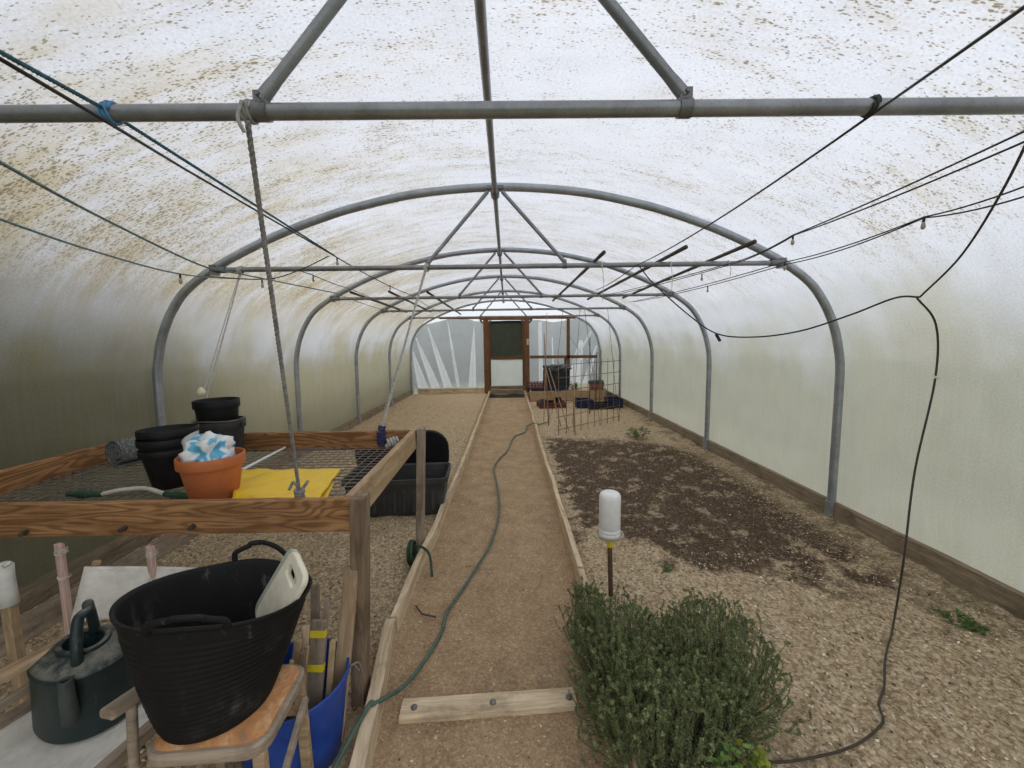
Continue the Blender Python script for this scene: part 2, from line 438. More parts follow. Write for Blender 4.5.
M_blue_rope = plain('blue_rope', (0.055, 0.14, 0.20), 0.8, vary=0.4, scale=60)
M_teal_rope = plain('teal_rope', (0.16, 0.24, 0.25), 0.8, vary=0.4, scale=60)
M_navy = plain('navy_rope', (0.045, 0.045, 0.13), 0.8, vary=0.4, scale=60)

# ------------------------------------------------------------------ ground
def gh(x, y):
    """height of the soil"""
    p = -0.58 < x < 0.46
    b = 0.012 * mnoise.noise((x * 1.3, y * 1.3, 3)) + 0.008 * mnoise.noise((x * 6, y * 6, 1))
    if p: return 0.6 * b - 0.004
    dark = 0.6 < x < 2.2 and 2.6 < y < 6.0
    k = 1.8 if dark else 1.0
    return 0.014 + k * (b + 0.013 * mnoise.noise((x * 15, y * 15, 8)) + 0.009 * mnoise.noise((x * 33, y * 33, 5)))
def make_ground():
    ys = [-1.15, -0.8, -0.4, 0.2, 0.6, 0.85]; y = 0.9
    while y < YE + 0.15: ys.append(y); y += 0.014 + 0.0085 * y
    ys.append(YE + 0.3)
    nx = 260; xs = [-2.95 + 5.85 * i / nx for i in range(nx + 1)]
    vs = [(x, y, gh(x, y)) for y in ys for x in xs]; k = nx + 1
    fs = [(j * k + i, j * k + i + 1, (j + 1) * k + i + 1, (j + 1) * k + i) for j in range(len(ys) - 1) for i in range(nx)]
    o = MB().add(vs, fs).build('floor', M_soil, smooth='all'); tag(o, kind='structure')
make_ground()

def make_chips():
    mb = MB(); rnd = random.Random(3)
    for k in range(70000):
        y = 0.95 * (9.5 / 0.95) ** (rnd.random() ** 1.15); x = rnd.uniform(-2.6, 2.6)
        path = -0.6 < x < 0.48
        if path and rnd.random() < 0.72: continue
        if -0.64 < x < -0.53 or 0.38 < x < 0.50: continue
        dark = 0.6 < x < 2.1 and 2.7 < y < 5.9
        if dark and rnd.random() < 0.82: continue
        s = rnd.choice((0.002, 0.0025, 0.003, 0.004, 0.0065)) * rnd.uniform(0.8, 1.3) * (0.85 + 0.05 * y) * (0.75 if path else 1)
        a = rnd.uniform(0, PI); tl = rnd.uniform(-0.5, 0.5); el = rnd.choice((1.0, 1.1, 1.3, 1.9 if not path else 1.2))
        R = Matrix.Rotation(a, 3, 'Z') @ Matrix.Rotation(tl, 3, 'Y')
        c = V((x, y, gh(x, y) + s * 0.25))
        j = lambda: rnd.uniform(0.7, 1.2)
        pts = [V((s * el * j(), 0, 0)), V((0, s * j(), s * .2)), V((-s * el * j(), 0, 0)), V((0, -s * j(), -s * .1)), V((s * .2, 0, s * 0.55 * j())), V((0, 0, -s * 0.5))]
        mb.add([c + R @ p for p in pts], [(0, 1, 4), (1, 2, 4), (2, 3, 4), (3, 0, 4), (1, 0, 5), (2, 1, 5), (3, 2, 5), (0, 3, 5)])
    o = mb.build('gravel', M_chips)
    tag(o, 'small stones and wood chips scattered over the soil of both beds', 'gravel', kind='stuff')
make_chips()

def on_soil(px, py, r=.012):
    p = gz(px, py, .02); p = gz(px, py, gh(p.x, p.y) + r); return p

# ------------------------------------------------------------------ polythene cover, end walls
def make_cover():
    prof = arch_profile(0.05, 5); arc = [0.0]
    for i in range(1, len(prof)): arc.append(arc[-1] + (prof[i] - prof[i - 1]).length)
    k0 = 7.9 / arc[-1]
    hoops = [Z1 + k * S for k in range(-3, 5)]
    ys = []; y = -1.06
    while y < YE + 0.06: ys.append(y); y += 0.13
    ys.append(YE + 0.06)
    parts = {'wall_left': (0, 0), 'ceiling': (0, 0), 'wall_right': (0, 0)}
    iL = max(i for i, p in enumerate(prof) if p.x < 0 and p.z < 1.42); iR = min(i for i, p in enumerate(prof) if p.x > 0 and p.z < 1.42)
    rng = {'wall_left': (0, iL), 'ceiling': (iL, iR), 'wall_right': (iR, len(prof) - 1)}
    for nm, (a, b) in rng.items():
        vs = []; uvs = []; fs = []; n = b - a + 1
        for yy in ys:
            d = min(abs(yy - h) for h in hoops) / (S / 2)
            pull = 0.022 * min(1, d * 2.5)
            for i in range(a, b + 1):
                p = prof[i]; cdir = V((XC - p.x, 0, 1.1 - p.z)).normalized()
                q = p + cdir * (pull if p.z > 0.3 else 0) + cdir * 0.006 * mnoise.noise((arc[i] * 5, yy * 0.8, 0))
                vs.append((q.x, yy, q.z)); uvs.append((arc[i] * k0, yy))
        for j in range(len(ys) - 1):
            for i in range(n - 1): fs.append((j * n + i, j * n + i + 1, (j + 1) * n + i + 1, (j + 1) * n + i))
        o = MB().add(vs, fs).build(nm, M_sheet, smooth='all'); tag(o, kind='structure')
        me = o.data; ul = me.uv_layers.new(name='UVMap')
        for lp in me.loops: ul.data[lp.index].uv = uvs[lp.vertex_index]
make_cover()

def end_wall(nm, Y, hole=None, folds=True):
    """sheet closing the arch; hole = (x0, x1, ztop) is left open for the door; gathered into folds at the sides"""
    prof = arch_profile(0.045, 5); xs = []
    x = prof[0].x
    def top(x):
        for i in range(len(prof) - 1):
            a, b = prof[i], prof[i + 1]
            if a.x <= x <= b.x and b.x > a.x: return a.z + (b.z - a.z) * (x - a.x) / (b.x - a.x)
        return 1.3
    x0, x1 = XC - 2.755, XC + 2.755; N = 330; M_ = 30
    rnd = random.Random(11)
    pleats = [(-2.66, -2.25, .09), (-2.45, -2.05, .10), (-2.2, -1.75, .11), (-1.75, -1.55, .08), (-1.15, -1.25, .10), (0.95, 0.93, .08), (1.2, 1.1, .06), (2.3, 1.7, .11), (2.5, 2.1, .1), (1.45, 1.4, .05)]
    def fold(x, t):
        s = 0
        if not folds: return 0
        s += 0.012 * math.sin(x * 17 + 3 * t) * (1 - t * 0.5)
        return s
    vs = []; fs = []; uv = []
    for i in range(N + 1):
        xx = x0 + (x1 - x0) * i / N
        tz = max(0.9, min(top(max(prof[0].x, min(prof[-1].x, xx))), 2.70))
        if xx < prof[0].x + .01 or xx > prof[-1].x - .01: tz = 1.25
        for j in range(M_ + 1):
            t = j / M_; z = tz * t
            f_ = fold(xx, z / 2.4)
            vs.append((xx, Y - f_, z)); uv.append((xx + 3.95, z + 20))
    k = M_ + 1
    for i in range(N):
        for j in range(M_):
            a = vs[i * k + j]; b = vs[(i + 1) * k + j + 1]
            if hole and hole[0] < (a[0] + b[0]) / 2 < hole[1] and (a[2] + b[2]) / 2 < hole[2]: continue
            fs.append((i * k + j, (i + 1) * k + j, (i + 1) * k + j + 1, i * k + j + 1))
    o = MB().add(vs, fs).build(nm, M_end, smooth='all'); tag(o, kind='structure')
    ul = o.data.uv_layers.new(name='UVMap')
    for lp in o.data.loops: ul.data[lp.index].uv = uv[lp.vertex_index]
    if folds:
        for (xb, wb, xt, wt, zt, z0_) in PLEATS:          # gathers of spare sheet hanging inside
            vs = []; uv = []; n_ = 9
            for j in range(21):
                t = j / 20; z = z0_ + (zt - z0_) * t; c = xb + (xt - xb) * t; w = wb + (wt - wb) * t ** 1.3
                for i in range(n_):
                    a = i / (n_ - 1); vs.append((c + w * (a - .5), Y - .03 - min(.05, w * .5) * math.sin(PI * a) - .012 * math.sin(a * 14 + t * 2) * min(1, w * 8), z)); uv.append((c + w * a + 3.95, z + 40))
            fs = [(j * n_ + i, j * n_ + i + 1, (j + 1) * n_ + i + 1, (j + 1) * n_ + i) for j in range(20) for i in range(n_ - 1)]
            q = MB().add(vs, fs).build('sheet_gather', M_pleat, o, smooth='all')
            ul = q.data.uv_layers.new(name='UVMap')
            for lp in q.data.loops: ul.data[lp.index].uv = uv[lp.vertex_index]
    return o
PLEATS = [(-2.45, .30, -2.70, .03, 1.25, .19), (-2.08, .26, -2.60, .03, 1.65, .19), (-1.72, .24, -2.25, .03, 1.95, .19), (-1.42, .10, -1.68, .02, 2.1, .19), (-1.02, .22, -0.93, .02, 1.95, .19),
          (.98, .12, .97, .10, 2.05, .25), (1.35, .05, 1.32, .04, 1.6, .25), (1.95, .42, 2.15, .10, 1.5, .25), (2.28, .18, 2.6, .04, 1.35, .25), (1.93, .10, 2.45, .05, 1.75, .9)]
end_wall('wall_far', YE + 0.10, hole=(-0.62, 0.60, 2.06))
end_wall('wall_near', -1.10, hole=(-1.4, 1.4, 2.10), folds=False)  # unseen doorway, widened to let more sky light onto the foreground

# baseboards
def baseb(nm, x, y0, y1, w=0.045, h=0.16, z0=-0.02, axis='Y', mat=None):
    if axis == 'Y': o = board(nm, (x, y0, z0 + h / 2), (x, y1, z0 + h / 2), w, h, mat or M_base, wobble=0.006)
    else: o = board(nm, (y0, x, z0 + h / 2), (y1, x, z0 + h / 2), w, h, mat or M_base, wobble=0.004)
    tag(o, kind='structure'); return o
baseb('baseboard_left', XC - 2.745, -1.06, YE)
baseb('baseboard_right', XC + 2.735, -1.06, YE)
baseb('baseboard_far', YE + 0.02, -2.6, -0.66, axis='X', h=0.19, mat=M_edge)
baseb('baseboard_far_right', YE + 0.02, 0.68, 2.6, axis='X', h=0.19)
# raised second board of the left bed near the camera
o = board('edging_board', (-2.50, 0.6, 0.07), (-2.46, 4.6, 0.07), 0.04, 0.15, M_grey_wood, wobble=0.012)
tag(o, 'grey weathered board edging the bed beneath the mesh bench, along the left wall', 'board')

# ------------------------------------------------------------------ hoops
def hoop(Y, label, tie=True):
    t = thing('tunnel_hoop', label, 'hoop', (XC, Y, 0), group='galvanised tunnel hoops')
    pr = arch_profile(0, 6)
    MB().tube([V((p.x, Y, p.z)) for p in pr], 0.031, 14).build('hoop_pipe', M_hoop, t, smooth=True)
    for sx in (-1, 1):
        m = MB().tube([(XC + sx * 2.715, Y, -0.12), (XC + sx * 2.715, Y, 0.14)], 0.038, 14)
        m.tube([(XC + sx * 2.715, Y - .045, 0.115), (XC + sx * 2.715, Y + .045, 0.115)], 0.009, 6)
        m.build('foot_sleeve', M_hoop, t, smooth=True)
    if tie:
        MB().tube([(XC - 2.17, Y - .02, TIE), (XC + 2.17, Y - .02, TIE)], 0.0190, 12).build('tie_bar', M_galv, t, smooth=True)
        for sx in (-1, 1):
            a = V((RX + sx * 0.055, Y - 0.02, 2.625)); b = V((RX + sx * 0.525, Y - 0.02, TIE + 0.03)); d = (b - a).normalized()
            m = MB().tube([a, a + d * 0.05, b - d * 0.06, b - d * 0.035, b], [0.0145, 0.0145, 0.0145, 0.016, 0.017], 10)
            m.build('brace', M_galv, t, smooth=True)
            m = MB().tube([V((b.x - .016, b.y, TIE)), V((b.x + .016, b.y, TIE))], 0.0228, 14)
            m.box((b.x, b.y, TIE + .03), (.03, .024, .03))
            m.tube([V((b.x, b.y - .022, TIE + .034)), V((b.x, b.y + .02, TIE + .034))], 0.006, 6)
            m.build('brace_clamp', M_clamp, t, smooth=True)
            m = MB().tube([(XC + sx * 2.09, Y - .02, TIE), (XC + sx * 2.19, Y - .02, TIE + .002)], 0.0255, 12)
            m.box((XC + sx * 2.185, Y - .01, TIE), (0.05, 0.05, 0.075))
            m.build('end_clamp', M_clamp, t, smooth=True)
    m = MB().box((RX, Y, 2.655), (0.13, 0.075, 0.022)); m.tube([(RX, Y - .035, 2.615), (RX, Y + .035, 2.615)], 0.034, 12)
    m.build('ridge_clamp', M_clamp, t, smooth=True)
    return t
hoop(Z1 - S, 'nearest hoop: thick overhead tie bar with two braces running out of the top')
hoop(Z1, 'largest full steel arch, its right foot at the near end of the dark soil')
hoop(Z1 + S, 'second full steel hoop, just inside the large near arch')
hoop(Z1 + 2 * S, 'third full steel hoop, two arches behind the large near one, beside the wire trellis')
hoop(Z1 + 3 * S, 'small steel hoop one bay in front of the door')
hoop(YE, 'farthest steel hoop, framing the end wall round the door', tie=False)
m = MB().tube([(RX, -1.0, 2.612), (RX, YE, 2.612)], 0.019, 12)
m.build('ridge_pole', M_galv, None, smooth=True)
tag(bpy.data.objects['ridge_pole'], 'dark steel ridge pole running along the crown of the tunnel', 'pole')

# ------------------------------------------------------------------ door and timber of the far wall
def make_door():
    Y = YE + 0.02
    d = thing('door_1', None, None, (-0.01, Y, 0), kind='structure')
    board('jamb', (-0.585, Y, 0), (-0.585, Y, 2.19), 0.15, 0.11, M_frame, d, up=(0, 1, 0))
    board('jamb', (0.575, Y, 0), (0.575, Y, 2.17), 0.15, 0.11, M_frame, d, up=(0, 1, 0))
    board('lintel', (-0.76, Y - .01, 2.175), (0.74, Y - .01, 2.16), 0.10, 0.12, M_frame, d)
    for sx in (-1, 1):
        board('corner_brace', (-0.005 + sx * 0.54, Y, 1.98), (-0.005 + sx * 0.43, Y, 2.10), 0.08, 0.06, M_frame, d)
        board('gusset', (-0.005 + sx * 0.66, Y - .02, 2.02), (-0.005 + sx * 0.74, Y - .02, 2.12), 0.06, 0.05, M_frame, d)
    board('stile', (-0.49, Y + .01, 0.1), (-0.49, Y + .01, 2.05), 0.05, 0.04, M_frame, d, up=(0, 1, 0))
    board('stile', (0.475, Y + .01, 0.1), (0.475, Y + .01, 2.05), 0.05, 0.04, M_frame, d, up=(0, 1, 0))
    board('mid_rail', (-0.51, Y, 1.03), (0.5, Y, 1.025), 0.06, 0.085, M_frame, d)
    board('top_rail', (-0.51, Y + .01, 2.06), (0.5, Y + .01, 2.06), 0.05, 0.05, M_black_pl, d)
    m = Mat('green_netting', 0.9); v = m.coord()
    n = m.noise(v, 6, 5, 0.7); g = m.voro(v, 60)
    m.color(m.mix(m.step(g, 0.2, 0.5), m.ramp(n, [(0.3, (0.04, 0.055, 0.035)), (0.7, (0.14, 0.155, 0.10))]), (0.06, 0.07, 0.05)))
    vs = []; fs = []
    for i in range(25):
        for j in range(25):
            x = -0.47 + 0.92 * i / 24; z = 1.07 + 0.97 * j / 24
            vs.append((x, Y + 0.012 + 0.008 * math.sin(x * 21) * math.sin(z * 7) + (0.012 if x > 0.18 else 0), z))
    fs = [(i * 25 + j, (i + 1) * 25 + j, (i + 1) * 25 + j + 1, i * 25 + j + 1) for i in range(24) for j in range(24)]
    MB().add(vs, fs).build('netting_panel', m.m, d, smooth='all')
    vs = []
    for i in range(25):
        for j in range(25):
            x = -0.47 + 0.92 * i / 24; z = 0.22 + 0.77 * j / 24
            vs.append((x, Y + 0.012 + 0.006 * math.sin(x * 9 + z * 5), z))
    o = MB().add(vs, fs)  .build('plastic_panel', M_panel, d, smooth='all')
    ul = o.data.uv_layers.new(name='UVMap')
    for lp in o.data.loops: q = vs[lp.vertex_index]; ul.data[lp.index].uv = (q[0] + 3.95, q[2] + 30)
    board('bottom_rail', (-0.51, Y, 0.17), (0.5, Y, 0.17), 0.06, 0.10, M_base, d)
    board('threshold', (-0.56, Y - .03, 0.05), (0.55, Y - .03, 0.05), 0.08, 0.11, M_base, d)
    MB().tube([V((0.30, Y - .05, 1.06)), V((0.34, Y - .07, 1.085)), V((0.40, Y - .07, 1.085)), V((0.44, Y - .05, 1.06))], 0.012, 6).build('handle', M_clamp, d, smooth=True)
    MB().box((0.60, Y - .07, 1.48), (0.06, 0.02, 0.17)).build('notice', plain('paper', (0.5, 0.42, 0.28), .9), d)
make_door()
o = board('door_lintel_beam', (-1.9, YE + .01, 2.19), (1.98, YE + .01, 2.145), 0.05, 0.06, M_frame); o.name = 'trim_1'; tag(o, kind='structure')
o = board('trim_2', (1.77, YE + .0, 0.0), (1.77, YE + .0, 2.15), 0.09, 0.07, M_frame, up=(0, 1, 0)); tag(o, kind='structure')
o = board('trim_3', (0.66, YE - .01, 1.045), (2.6, YE - .01, 1.03), 0.05, 0.085, M_frame); tag(o, kind='structure')
# door mat
vs = []; fs = []
for i in range(21):
    for j in range(7):
        x = -0.5 + 0.98 * i / 20; y = 10.75 + 0.62 * j / 6
        vs.append((x + .02 * math.sin(j * 2), y, 0.012 + 0.012 * math.sin(x * 9 + j)))
fs = [(i * 7 + j, (i + 1) * 7 + j, (i + 1) * 7 + j + 1, i * 7 + j + 1) for i in range(20) for j in range(6)]
o = MB().add(vs, fs).build('door_mat', M_black_pl, smooth='all'); sm = o.modifiers.new('s', 'SOLIDIFY'); sm.thickness = 0.01
tag(o, 'crumpled black plastic mat lying before the door', 'mat')

# ------------------------------------------------------------------ path edging and sleeper
def edging(p0, p1, label, grp, mat=M_edge, h=0.115, w=0.038):
    o = board('edging_board', (p0[0], p0[1], h / 2 - .015), (p1[0], p1[1], h / 2 - .015), w, h, mat, wobble=0.014)
    tag(o, label, 'board', grp)
GL = 'boards edging the path'
edging((-0.440, 0.55), (-0.612, 1.93), 'near left path edging board, crossed by the green hose beside the blue barrel', GL, w=0.05)
edging((-0.608, 1.95), (-0.545, 4.6), 'left path edging board with the loop of green hose over it', GL)
edging((-0.545, 4.62), (-0.525, 8.0), 'left path edging board running on behind the black tote', GL)
edging((-0.525, 8.02), (-0.51, 11.4), 'left path edging board ending at the door', GL)
edging((0.41, 0.9), (0.435, 2.35), 'right path edging board whose end is buried in the thyme bush', GL)
edging((0.437, 2.37), (0.45, 5.4), 'right path edging board beside the dark soil', GL)
edging((0.452, 5.42), (0.48, 8.2), 'right path edging board passed by the thin grey hose beside the trellis', GL)
edging((0.48, 8.22), (0.50, 11.4), 'right path edging board ending at the far timber planter', GL)
t = thing('path_plank', 'weathered plank laid across the path, with three bolt heads', 'plank', (-0.10, 1.51, 0))
board('plank', (-0.455, 1.500, 0.010), (0.265, 1.535, 0.010), 0.09, 0.03, M_edge, t, wobble=0.008)
for x in (-0.40, -0.08, 0.235):
    MB().lathe([(0.001, 0.034), (0.009, 0.033), (0.013, 0.029), (0.0135, 0.022)], 14, (x, 1.50 + (x + .4) * .045, 0)).build('bolt_head', M_clamp, t, smooth=True)

# ------------------------------------------------------------------ mesh bench
BZ = 0.90
def make_bench():
    t = thing('mesh_bench', 'long timber potting bench with wire mesh top, hung from ropes and propped on posts', 'bench', (-1.58, 2.13, 0))
    board('front_board', (-2.53, 1.54, 0.838), (-0.615, 1.54, 0.832), 0.04, 0.128, M_bench, t)
    board('back_board', (-2.53, 2.74, 0.84), (-0.68, 2.74, 0.84), 0.04, 0.125, M_bench, t)
    board('side_board', (-2.52, 1.56, 0.838), (-2.52, 2.72, 0.838), 0.035, 0.125, M_bench, t)
    board('side_board', (-0.635, 1.56, 0.836), (-0.655, 2.74, 0.838), 0.035, 0.128, M_bench_pale, t)
    board('leg', (-0.640, 1.56, -0.05), (-0.588, 1.545, 0.905), 0.052, 0.085, M_post, t, up=(0, 1, 0))
    board('leg', (-0.648, 2.765, -0.05), (-0.607, 2.785, 0.91), 0.05, 0.075, M_grey_wood, t, up=(0, 1, 0))
    m = MB(); rn = random.Random(5)
    x = -2.50
    while x < -0.66:
        m.tube([(x, 1.57, 0.79 + rn.uniform(-.003, .003)), (x + .004, 2.72, 0.79)], 0.0028, 5, caps=False); x += 0.054
    y = 1.575
    while y < 2.72:
        m.tube([(-2.50, y, 0.7935), (-0.655, y + rn.uniform(-.003, .003), 0.7935)], 0.0028, 5, caps=False); y += 0.054
    m.build('wire_mesh', M_bench_wire, t)
    for x, z, a in ((-1.87, 0.797, 0.3), (-1.49, 0.805, -0.2), (-1.23, 0.807, 0.4)):
        MB().tube([(x, 1.526, z), (x + .012 * a, 1.495, z - .004)], 0.009, 8).build('bolt', M_cane_dark, t, smooth=True)
    return t
make_bench()

# ropes carrying the bench
def knot(mb, c, r, axis, turns=3, rr=0.006, w=0.03):
    axis = V(axis).normalized(); u = axis.cross(V((0, 0, 1)) if abs(axis.z) < .9 else V((1, 0, 0))).normalized(); v = axis.cross(u)
    pts = []
    for i in range(turns * 14 + 1):
        a = 2 * PI * i / 14
        pts.append(V(c) + (u * math.cos(a) + v * math.sin(a)) * (r + rr * .7 + 0.002 * math.sin(a * 2.3)) + axis * (w * (i / (turns * 14) - .5)))
    mb.tube(pts, rr, 6); return mb

YT = Z1 - S - 0.02
t = thing('hanging_rope', 'thick grey twisted rope from the nearest tie bar to the front of the bench', 'rope', (-0.64, YT, TIE))
m = MB(); twist(m, [(-0.622, YT - .02, TIE - .03), (-0.84, 1.575, 0.90)], 0.0038, 3, 0.0036, 0.045)
m.build('rope_strand', M_rope, t, smooth='all')
m = MB(); knot(m, (-0.626, YT, TIE), 0.0190, (1, 0, 0), 3, 0.0045, 0.022); m.tube(smooth_path([(-0.626, YT - .03, TIE + .01), (-0.636, YT - .034, TIE - .03), (-0.628, YT - .026, TIE - .06)]), 0.0045, 6)
m.build('knot', M_rope_mid, t, smooth='all')
m = MB(); knot(m, (-0.84, 1.575, 0.905), 0.008, (-.2, .4, -.7), 4, 0.007, 0.05); m.tube(smooth_path([(-0.845, 1.575, 0.93), (-0.875, 1.60, 0.945), (-0.89, 1.59, 0.915)]), 0.006, 6); m.tube(smooth_path([(-0.83, 1.575, 0.92), (-0.815, 1.60, 0.95)]), 0.006, 6); m.tube([(-0.84, 1.575, 0.91), (-0.842, 1.555, 0.77)], 0.006, 6)
m.build('knot', M_rope, t, smooth='all')
YT1 = Z1 - .02
t = thing('hanging_rope', 'pale rope tied with a navy knot to the back right corner of the bench', 'rope', (-0.61, YT1, TIE))
m = MB(); twist(m, [(-0.61, YT1 - .02, TIE - .02), (-0.86, 2.72, 0.93)], 0.005, 2, 0.0055, 0.05)
m.tube([(-0.60, YT1 - .02, TIE - .02), (-0.86, 2.735, 1.0)], 0.003, 5)
m.build('rope_strand', M_rope_white, t, smooth='all')
m = MB(); knot(m, (-0.605, YT1, TIE), 0.024, (1, 0, 0), 3, 0.006, 0.03); m.build('knot', M_rope_white, t, smooth='all')
m = MB(); knot(m, (-0.865, 2.715, 0.855), 0.018, (0, 0, 1), 6, 0.008, 0.095); knot(m, (-0.862, 2.717, 0.925), 0.014, (.4, .2, 1), 3, 0.007, 0.03); m.build('knot', M_navy, t, smooth='all')
m = MB(); knot(m, (-0.79, 2.70, 0.83), 0.02, (1, .3, .2), 4, 0.009, 0.08); m.build('rope_tail', M_rope_white, t, smooth='all')
t = thing('hanging_rope', 'thin pale cord with a bulb at its foot, hanging behind the black pots', 'rope', (-2.02, YT1, TIE))
m = MB(); m.tube(sag((-2.02, YT1, TIE - .02), (-2.12, 2.735, 0.93), 0.0), 0.005, 5); m.tube(sag((-2.03, YT1, TIE - .02), (-2.125, 2.73, 1.0), 0.0), 0.003, 5); m.build('rope_strand', M_rope_white, t, smooth='all')
m = MB(); knot(m, (-2.02, YT1, TIE), 0.0190, (1, 0, 0), 3, 0.006, 0.03); m.build('knot', M_rope_white, t, smooth='all')
m = MB().lathe([(0.001, -.03), (.018, -.026), (.028, -.008), (.027, .008), (.016, .024), (.010, .034), (.0, .036)], 14, (-2.055, 2.715, 1.19)); m.build('bulb', M_bulb, t, smooth='all')

# ------------------------------------------------------------------ things on the bench
PZ = 0.797
def pot_profile(r0, r1, h, rim=0.035, th=0.004, lip=0.003):
    return [(0.001, 0.0), (r0 - .004, 0.0), (r0, 0.004), (r0 + (r1 - r0) * (1 - rim / h) - lip * .4, h - rim), (r1 + lip * .6, h - rim), (r1 + lip, h - rim + .003), (r1 + lip, h - .003), (r1 + lip - .002, h), (r1 - .002, h), (r1 - th, h - .004), (r0 - th + (r1 - r0) * .5, h * .5), (r0 - th, th), (0.001, th)]
M_pot_black = plain('black_pot', (0.011, 0.011, 0.012), 0.5, spec=0.22, vary=0.4, scale=9)
M_pot_grey = plain('charcoal_bucket', (0.035, 0.035, 0.036), 0.5, spec=0.35, vary=0.4, scale=9)
def pot(name, label, loc, r0, r1, h, mat, rim=0.035, group=None, n=40, tilt=0.0):
    t = thing(name, label, 'pot', loc, group=group)
    o = MB().lathe(pot_profile(r0, r1, h, rim), n).build('pot_body', mat, t, smooth=True, local=True)
    if tilt: t.rotation_euler = (tilt, tilt * .5, 0)
    return t
A = gz(161, 493, PZ); A = V((-1.715, 2.02, PZ))
pot('plant_pot', 'black plastic pot at the bottom of the nested stack behind the orange pot', A, 0.080, 0.118, 0.20, M_pot_black, group='black pots nested on the bench')
pot('plant_pot', 'black plastic pot in the middle of the nested stack behind the orange pot', A + V((0, 0, 0.055)), 0.080, 0.120, 0.20, M_pot_black, group='black pots nested on the bench', tilt=0.02)
pot('plant_pot', 'black plastic pot on top of the nested stack behind the orange pot', A + V((0.003, 0, 0.095)), 0.080, 0.122, 0.20, M_pot_black, group='black pots nested on the bench', tilt=-0.03)
B = V((-1.835, 2.56, PZ))
t = pot('bucket', 'charcoal bucket on the back of the bench with a black pot in it', B, 0.108, 0.135, 0.235, M_pot_grey, rim=0.05)
t['category'] = 'bucket'
m = MB().box((0.143, 0, .205), (0.02, 0.03, 0.035)); m.build('handle_lug', M_pot_grey, t, local=True, bevel=.004)
m = MB(); m.tube([(0.144 * math.cos(a), 0.144 * math.sin(a), 0.243 + 0.004 * math.sin(3 * a)) for a in [PI + PI * 1.15 * k / 20 for k in range(21)]], 0.003, 6); m.build('bail_wire', M_bench_wire, t, local=True, smooth='all')
pot('plant_pot', 'black plastic pot nested in the charcoal bucket', B + V((-.012, 0, 0.175)), 0.102, 0.122, 0.190, M_pot_black, rim=0.05)
O_ = V((-1.375, 1.84, PZ))
M_terra = plain('orange_plastic', (0.50, 0.155, 0.055), 0.5, spec=0.3, vary=0.15, scale=7)
t = pot('plant_pot', 'orange plastic pot at the front of the bench holding a blue and white bag', O_, 0.094, 0.130, 0.205, M_terra, rim=0.048)
# blue and white bag stuffed in the pot
def bag_mat():
    m = Mat('printed_bag', 0.25, 0, 0.5); v = m.coord()
    n = m.noise(v, 9, 2, 0.5, 0.8); f = m.noise(v, 40, 3)
    c = m.ramp(n, [(0.46, (0.78, 0.80, 0.80)), (0.50, (0.12, 0.46, 0.66)), (0.6, (0.08, 0.38, 0.62)), (0.64, (0.70, 0.76, 0.79))])
    m.bump(m.noise(v, 22, 3, .6, 1.2), 0.5, 0.02); return m.color(c)
M_bag = bag_mat()
def blob(name, c, r, mat, parent, amp=0.25, sc=9.0, flat=1.0, n=3, seed=0):
    bm = bmesh.new(); bmesh.ops.create_icosphere(bm, subdivisions=n, radius=1.0)
    for v in bm.verts:
        d = v.co.normalized(); k = 1 + amp * mnoise.noise(d * sc * .25 + V((seed, 0, 0))) + amp * .5 * abs(mnoise.noise(d * sc * .7 + V((0, seed, 0))))
        v.co = V((d.x * r[0], d.y * r[1], d.z * r[2])) * k
    q = parent
    while q.parent is not None: q = q.parent
    for v in bm.verts: v.co += V(c) - W[q.name]
    me = bpy.data.meshes.new(name); bm.to_mesh(me); bm.free(); me.materials.append(mat)
    me.polygons.foreach_set('use_smooth', [True] * len(me.polygons))
    o = bpy.data.objects.new(name, me); C.objects.link(o); o.parent = parent; return o
t = thing('plastic_bag', 'crumpled blue and white plastic bag stuffed into the orange pot', 'bag', O_ + V((0, 0, .1)))
blob('bag_body', O_ + V((-.005, 0.0, 0.205)), (0.086, 0.086, 0.078), M_bag, t, 0.55, 8, n=4, seed=2)
mb_clear = Mat('clear_film', 0.15, 0, 0.5); mb_clear.color((0.72, 0.76, 0.77)); mb_clear.p.inputs['Alpha'].default_value = 0.55
vs = []; fs = []
for i in range(15):
    for j in range(11):
        a = i / 14; b = j / 10
        x = -0.125 + 0.14 * a; z = 0.205 + 0.12 * b * (1 - abs(a - .45) * 1.2)
        vs.append(O_ + V((x, -0.04 + .05 * b + 0.025 * math.sin(a * 11 + b * 4), z + .01 * math.sin(a * 9))))
fs = [(i * 11 + j, (i + 1) * 11 + j, (i + 1) * 11 + j + 1, i * 11 + j + 1) for i in range(14) for j in range(10)]
tag(MB().add(vs, fs).build('bag_flap', mb_clear.m, t, smooth='all'), 'clear film flap')

# roll of netting
t = thing('netting_roll', 'grey roll of netting on the bench, left of the black pots', 'roll', (-2.28, 2.35, PZ))
sp = []
R_ = Matrix.Rotation(-0.30, 3, 'Z')
pts_o = []
for i in range(90):
    a = i / 89 * 2 * PI * 2.8; r = 0.022 + 0.066 * i / 89
    pts_o.append((r * math.cos(a), r * math.sin(a)))
def roll_strip(y0, y1):
    vs = []; fs = []
    for k, (x, z) in enumerate(pts_o):
        for yy in (y0, y1): vs.append(V((-2.30, 2.33, PZ + 0.088)) + R_ @ V((x, yy, z)))
    for k in range(len(pts_o) - 1): fs.append((2 * k, 2 * k + 1, 2 * k + 3, 2 * k + 2))
    return MB().add(vs, fs)
mm = Mat('grey_netting', 0.8); v = mm.coord(); g = mm.voro(v, 70); mm.color(mm.mix(mm.step(g, .15, .45), (0.30, 0.32, 0.30), (0.13, 0.14, 0.13))); mm.bump(g, .6, .004)
